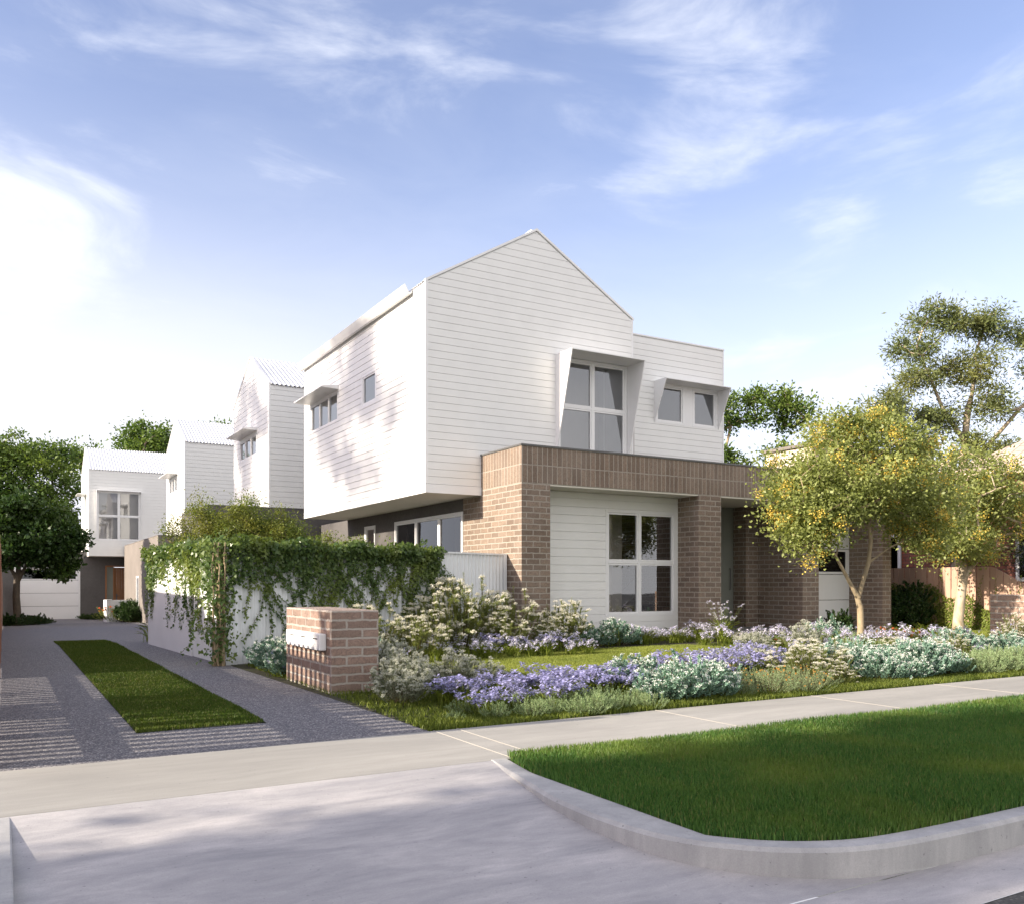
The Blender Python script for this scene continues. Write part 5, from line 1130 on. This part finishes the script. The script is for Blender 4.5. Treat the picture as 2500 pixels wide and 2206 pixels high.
# ------------------------------------------------------------------ climbers
def ivy():
    rs = np.random.RandomState(9); a, b, c = (np.array([p[0], p[1], 0.]) for p in CF); root = empty('ivy', (2.62, 12.38, 0), 'ivy draped over the white garden fence with a thick twisted stem at its corner', 'climber')
    nm = NM()
    def emit(P, out, down, L):
        n = len(P); D = unit(np.array([0, 0, -1.]) * down + out * .45 + rs.normal(size=(n, 3)) * .5); nm.add(heart_leaves(P + out * rs.uniform(.0, .03, (n, 1)), D, L * rs.uniform(.55, 1.2, n), rs, np.tile(out, (n, 1))), 0)
    for (p, q, hang, dens, s0, s1) in ((a, b, 1, 3600, 0, 1), (b, c, 0, 3700, 0, .70)):
        d = (q - p) / np.linalg.norm(q - p); out = np.array([-abs(d[1]), d[0] * np.sign(d[1]), 0.]) if hang else np.array([d[1], -d[0], 0.])
        Lg = np.linalg.norm(q - p)
        # crest
        n = dens; s = rs.uniform(s0, s1, n); t = rs.normal(size=n); P = p + (q - p) * s[:, None] + out * (rs.uniform(-.10, .17, n))[:, None]; P[:, 2] = FH + .05 * (1 - np.abs(t)) + .04 * np.sin(s * 37) + rs.uniform(-.10, .05, n); emit(P, out, .4, .062)
        # curtain just below the crest: ragged depth
        n = int(dens * (.95 if hang else .75)); s = rs.uniform(s0, s1, n); dep = .26 + .16 * np.sin(s * 9 + 1) + .10 * np.sin(s * 31); dep = np.clip(dep * (1.5 if hang else 1.15), .12, 1.2); u = rs.rand(n) ** 1.3
        P = p + (q - p) * s[:, None] + out * rs.uniform(.02, .12, n)[:, None] * (1 - u[:, None] * .5); P[:, 2] = FH - .03 - dep * u; emit(P, out, .8, .056)
        # hanging and creeping strands
        st = MB()
        for k in range(60 if hang else 110):
            s = rs.uniform(s0, s1 + .0); L = rs.uniform(.5, 2.0) * (.9 if hang else 1.0); x = p + (q - p) * s; z = FH - .1; m = int(L / .028); pts = []; sl = rs.uniform(-.6, .9) if not hang else rs.normal() * .25; X = x.copy(); w = 0
            for j in range(m):
                w += rs.normal() * .35; w *= .8; X = X + d * (.028 * (sl + w * .6)); z -= .028 * rs.uniform(.4, 1.0); 
                if z < .12: break
                pts.append([X[0] + out[0] * .035, X[1] + out[1] * .035, z])
            if len(pts) < 4: continue
            pts = np.array(pts); st.tube([tuple(v) for v in pts[::2]], [.0028] * len(pts[::2]), 4, cap=False)
            jit = np.repeat(pts, 2, 0); emit(jit + rs.normal(size=jit.shape) * .018, out, .7, .044)
        st.build('vine_stems', M['stem'], root, smooth=True, uv=False)
        # upright shoots
        for k in range(7 if not hang else 4):
            s = rs.uniform(.1, s1); x = p + (q - p) * s; h = rs.uniform(.10, .24); n = 16; P = np.tile(x, (n, 1)); P[:, 2] = FH + rs.uniform(0, h, n); P += rs.normal(size=P.shape) * np.array([.02, .02, .0]); emit(P, out, -.3, .045)
    # main stems at the corner
    st = MB()
    for k in range(16):
        x, y = 2.58 + rs.normal() * .05, 12.36 + rs.normal() * .03; pts = []; w = [0, 0]
        for j in range(11):
            w[0] += rs.normal() * .018; w[1] += rs.normal() * .012; pts.append((x + w[0] * .8 - .02, y + w[1] - .01 * j / 3, j / 10 * FH))
        st.tube(pts, [.017 - .0009 * j for j in range(11)], 6, cap=False)
    st.build('main_stem', M['bark_warm'], root, smooth=True, uv=False)
    n = 900; P = np.stack([2.57 + rs.normal(size=n) * .12, 12.33 + rs.normal(size=n) * .07, FH * (1 - rs.rand(n) ** 1.5 * .97)], 1); emit(P, np.array([-.5, -.86, 0]), .7, .06)
    off = np.array([2.62, 12.38, 0.]); nm.b = [(V - off, k) for V, k in nm.b]; nm.build('leaves', M['ivy'], root)
ivy()
def creeper():
    rs = np.random.RandomState(19); nm = NM(); n = 15000
    y = rs.uniform(11.2, 20, n); top = .82 + .20 * np.sin(y * 1.7 + 3.3) + .12 * np.sin(y * 6.1) + .2 * (y > 14); z = rs.rand(n) ** 1.25 * np.clip(top, .25, 1.3)
    P = np.stack([20.15 - rs.uniform(.0, .10, n), y, z], 1); out = np.tile(np.array([-1., 0, 0]), (n, 1))
    nm.add(heart_leaves(P, unit(np.array([0, 0, -.6]) + rs.normal(size=P.shape) * .5 + out * .4), .045 * rs.uniform(.6, 1.2, n), rs, out), 0)
    for k in range(26):
        yy = rs.uniform(11.4, 17); h = rs.uniform(.8, 1.4); m = 40; zz = np.linspace(.3, h, m); P = np.stack([np.full(m, 20.12), yy + np.cumsum(rs.normal(size=m)) * .015, zz], 1); nm.add(heart_leaves(P, rs.normal(size=P.shape), .035 * rs.uniform(.6, 1.1, m), rs, out[:m]), 0)
    o = nm.build('creeper', M['edge_grass']); tag(o, 'light green creeper covering the foot of the timber paling fence', 'climber')
creeper()

# ------------------------------------------------------------------ street trees outside the picture: they cast the dappled shade and show in the glass
def shade_tree(base, label, r, h0, h1, n, nleaf, seed, lsz=.16, cr=.7, lean=0):
    tree('street_tree', base, label, 'tree', [[(0, 0, 0), (.1, 0, h0), (lean, 0, (h0 + h1) / 2)], [(.1, 0, h0 * .8), (-.9, .6, h0 + 1.2)], [(.1, 0, h0 * .8), (.9, -.6, h0 + 1.2)]], .24 if h0 < 8 else .12, [(lean, 0, (h0 + h1) / 2, r[0] if isinstance(r, tuple) else r, r[1] if isinstance(r, tuple) else r, (h1 - h0) / 2, n)], 'gum_leaf', nleaf, lsz, cr, 'bark_pale', seed, aspect=.4, step=.6, low=.4)
shade_tree((-8.0, 3.9, 0), 'leafy street tree left of the crossover, nearest the kerb', (2.9, .36), 2.2, 6.2, 44, 240, 201, .24, .42)
shade_tree((-10.5, 3.45, 0), 'dense street tree left of the crossover beside the gutter', (3.4, .38), 3.2, 7.6, 40, 240, 208, .24, .42)
shade_tree((-14.0, 4.35, 0), 'leafy street tree further left along the verge', (3.2, 1.15), 6.2, 10.8, 64, 240, 202, .24, .50)
for by_, nn_, sd_ in ((26.0, 'nearer', 203), (34.6, 'farther', 204)):
    tree('street_tree', (-30, by_, 0), 'very tall leaning gum far left of the driveway, %s one' % nn_, 'tree', [[(0, 0, 0), (0, 0, 12), (0, -2.4, 16), (0, -4.6, 19)], [(0, -2.4, 16), (.5, -5.5, 17.5)]], .10, [(0, -4.8, 19.2, 3.4, 3.4, 2.4, 34)], 'gum_leaf', 200, .26, .75, 'bark_pale', sd_, aspect=.4, step=.6, low=.4)
shade_tree((-7.0, 9.0, 0), 'slim garden tree behind the left boundary fence', 1.6, 2.6, 5.0, 22, 60, 205)
shade_tree((12.0, -9.0, 0), 'big street tree on the opposite side of the road', 4.2, 3.0, 10.0, 90, 110, 206, .22, .8)
shade_tree((38.0, -14.0, 0), 'spreading street tree on the opposite side, farther right', 3.6, 3.2, 11.0, 90, 110, 207, .22, .8)
for k, P in PR.items():
    for o in P:
        if o.name not in USED:
            for ch in list(o.children): bpy.data.objects.remove(ch)
            bpy.data.objects.remove(o)
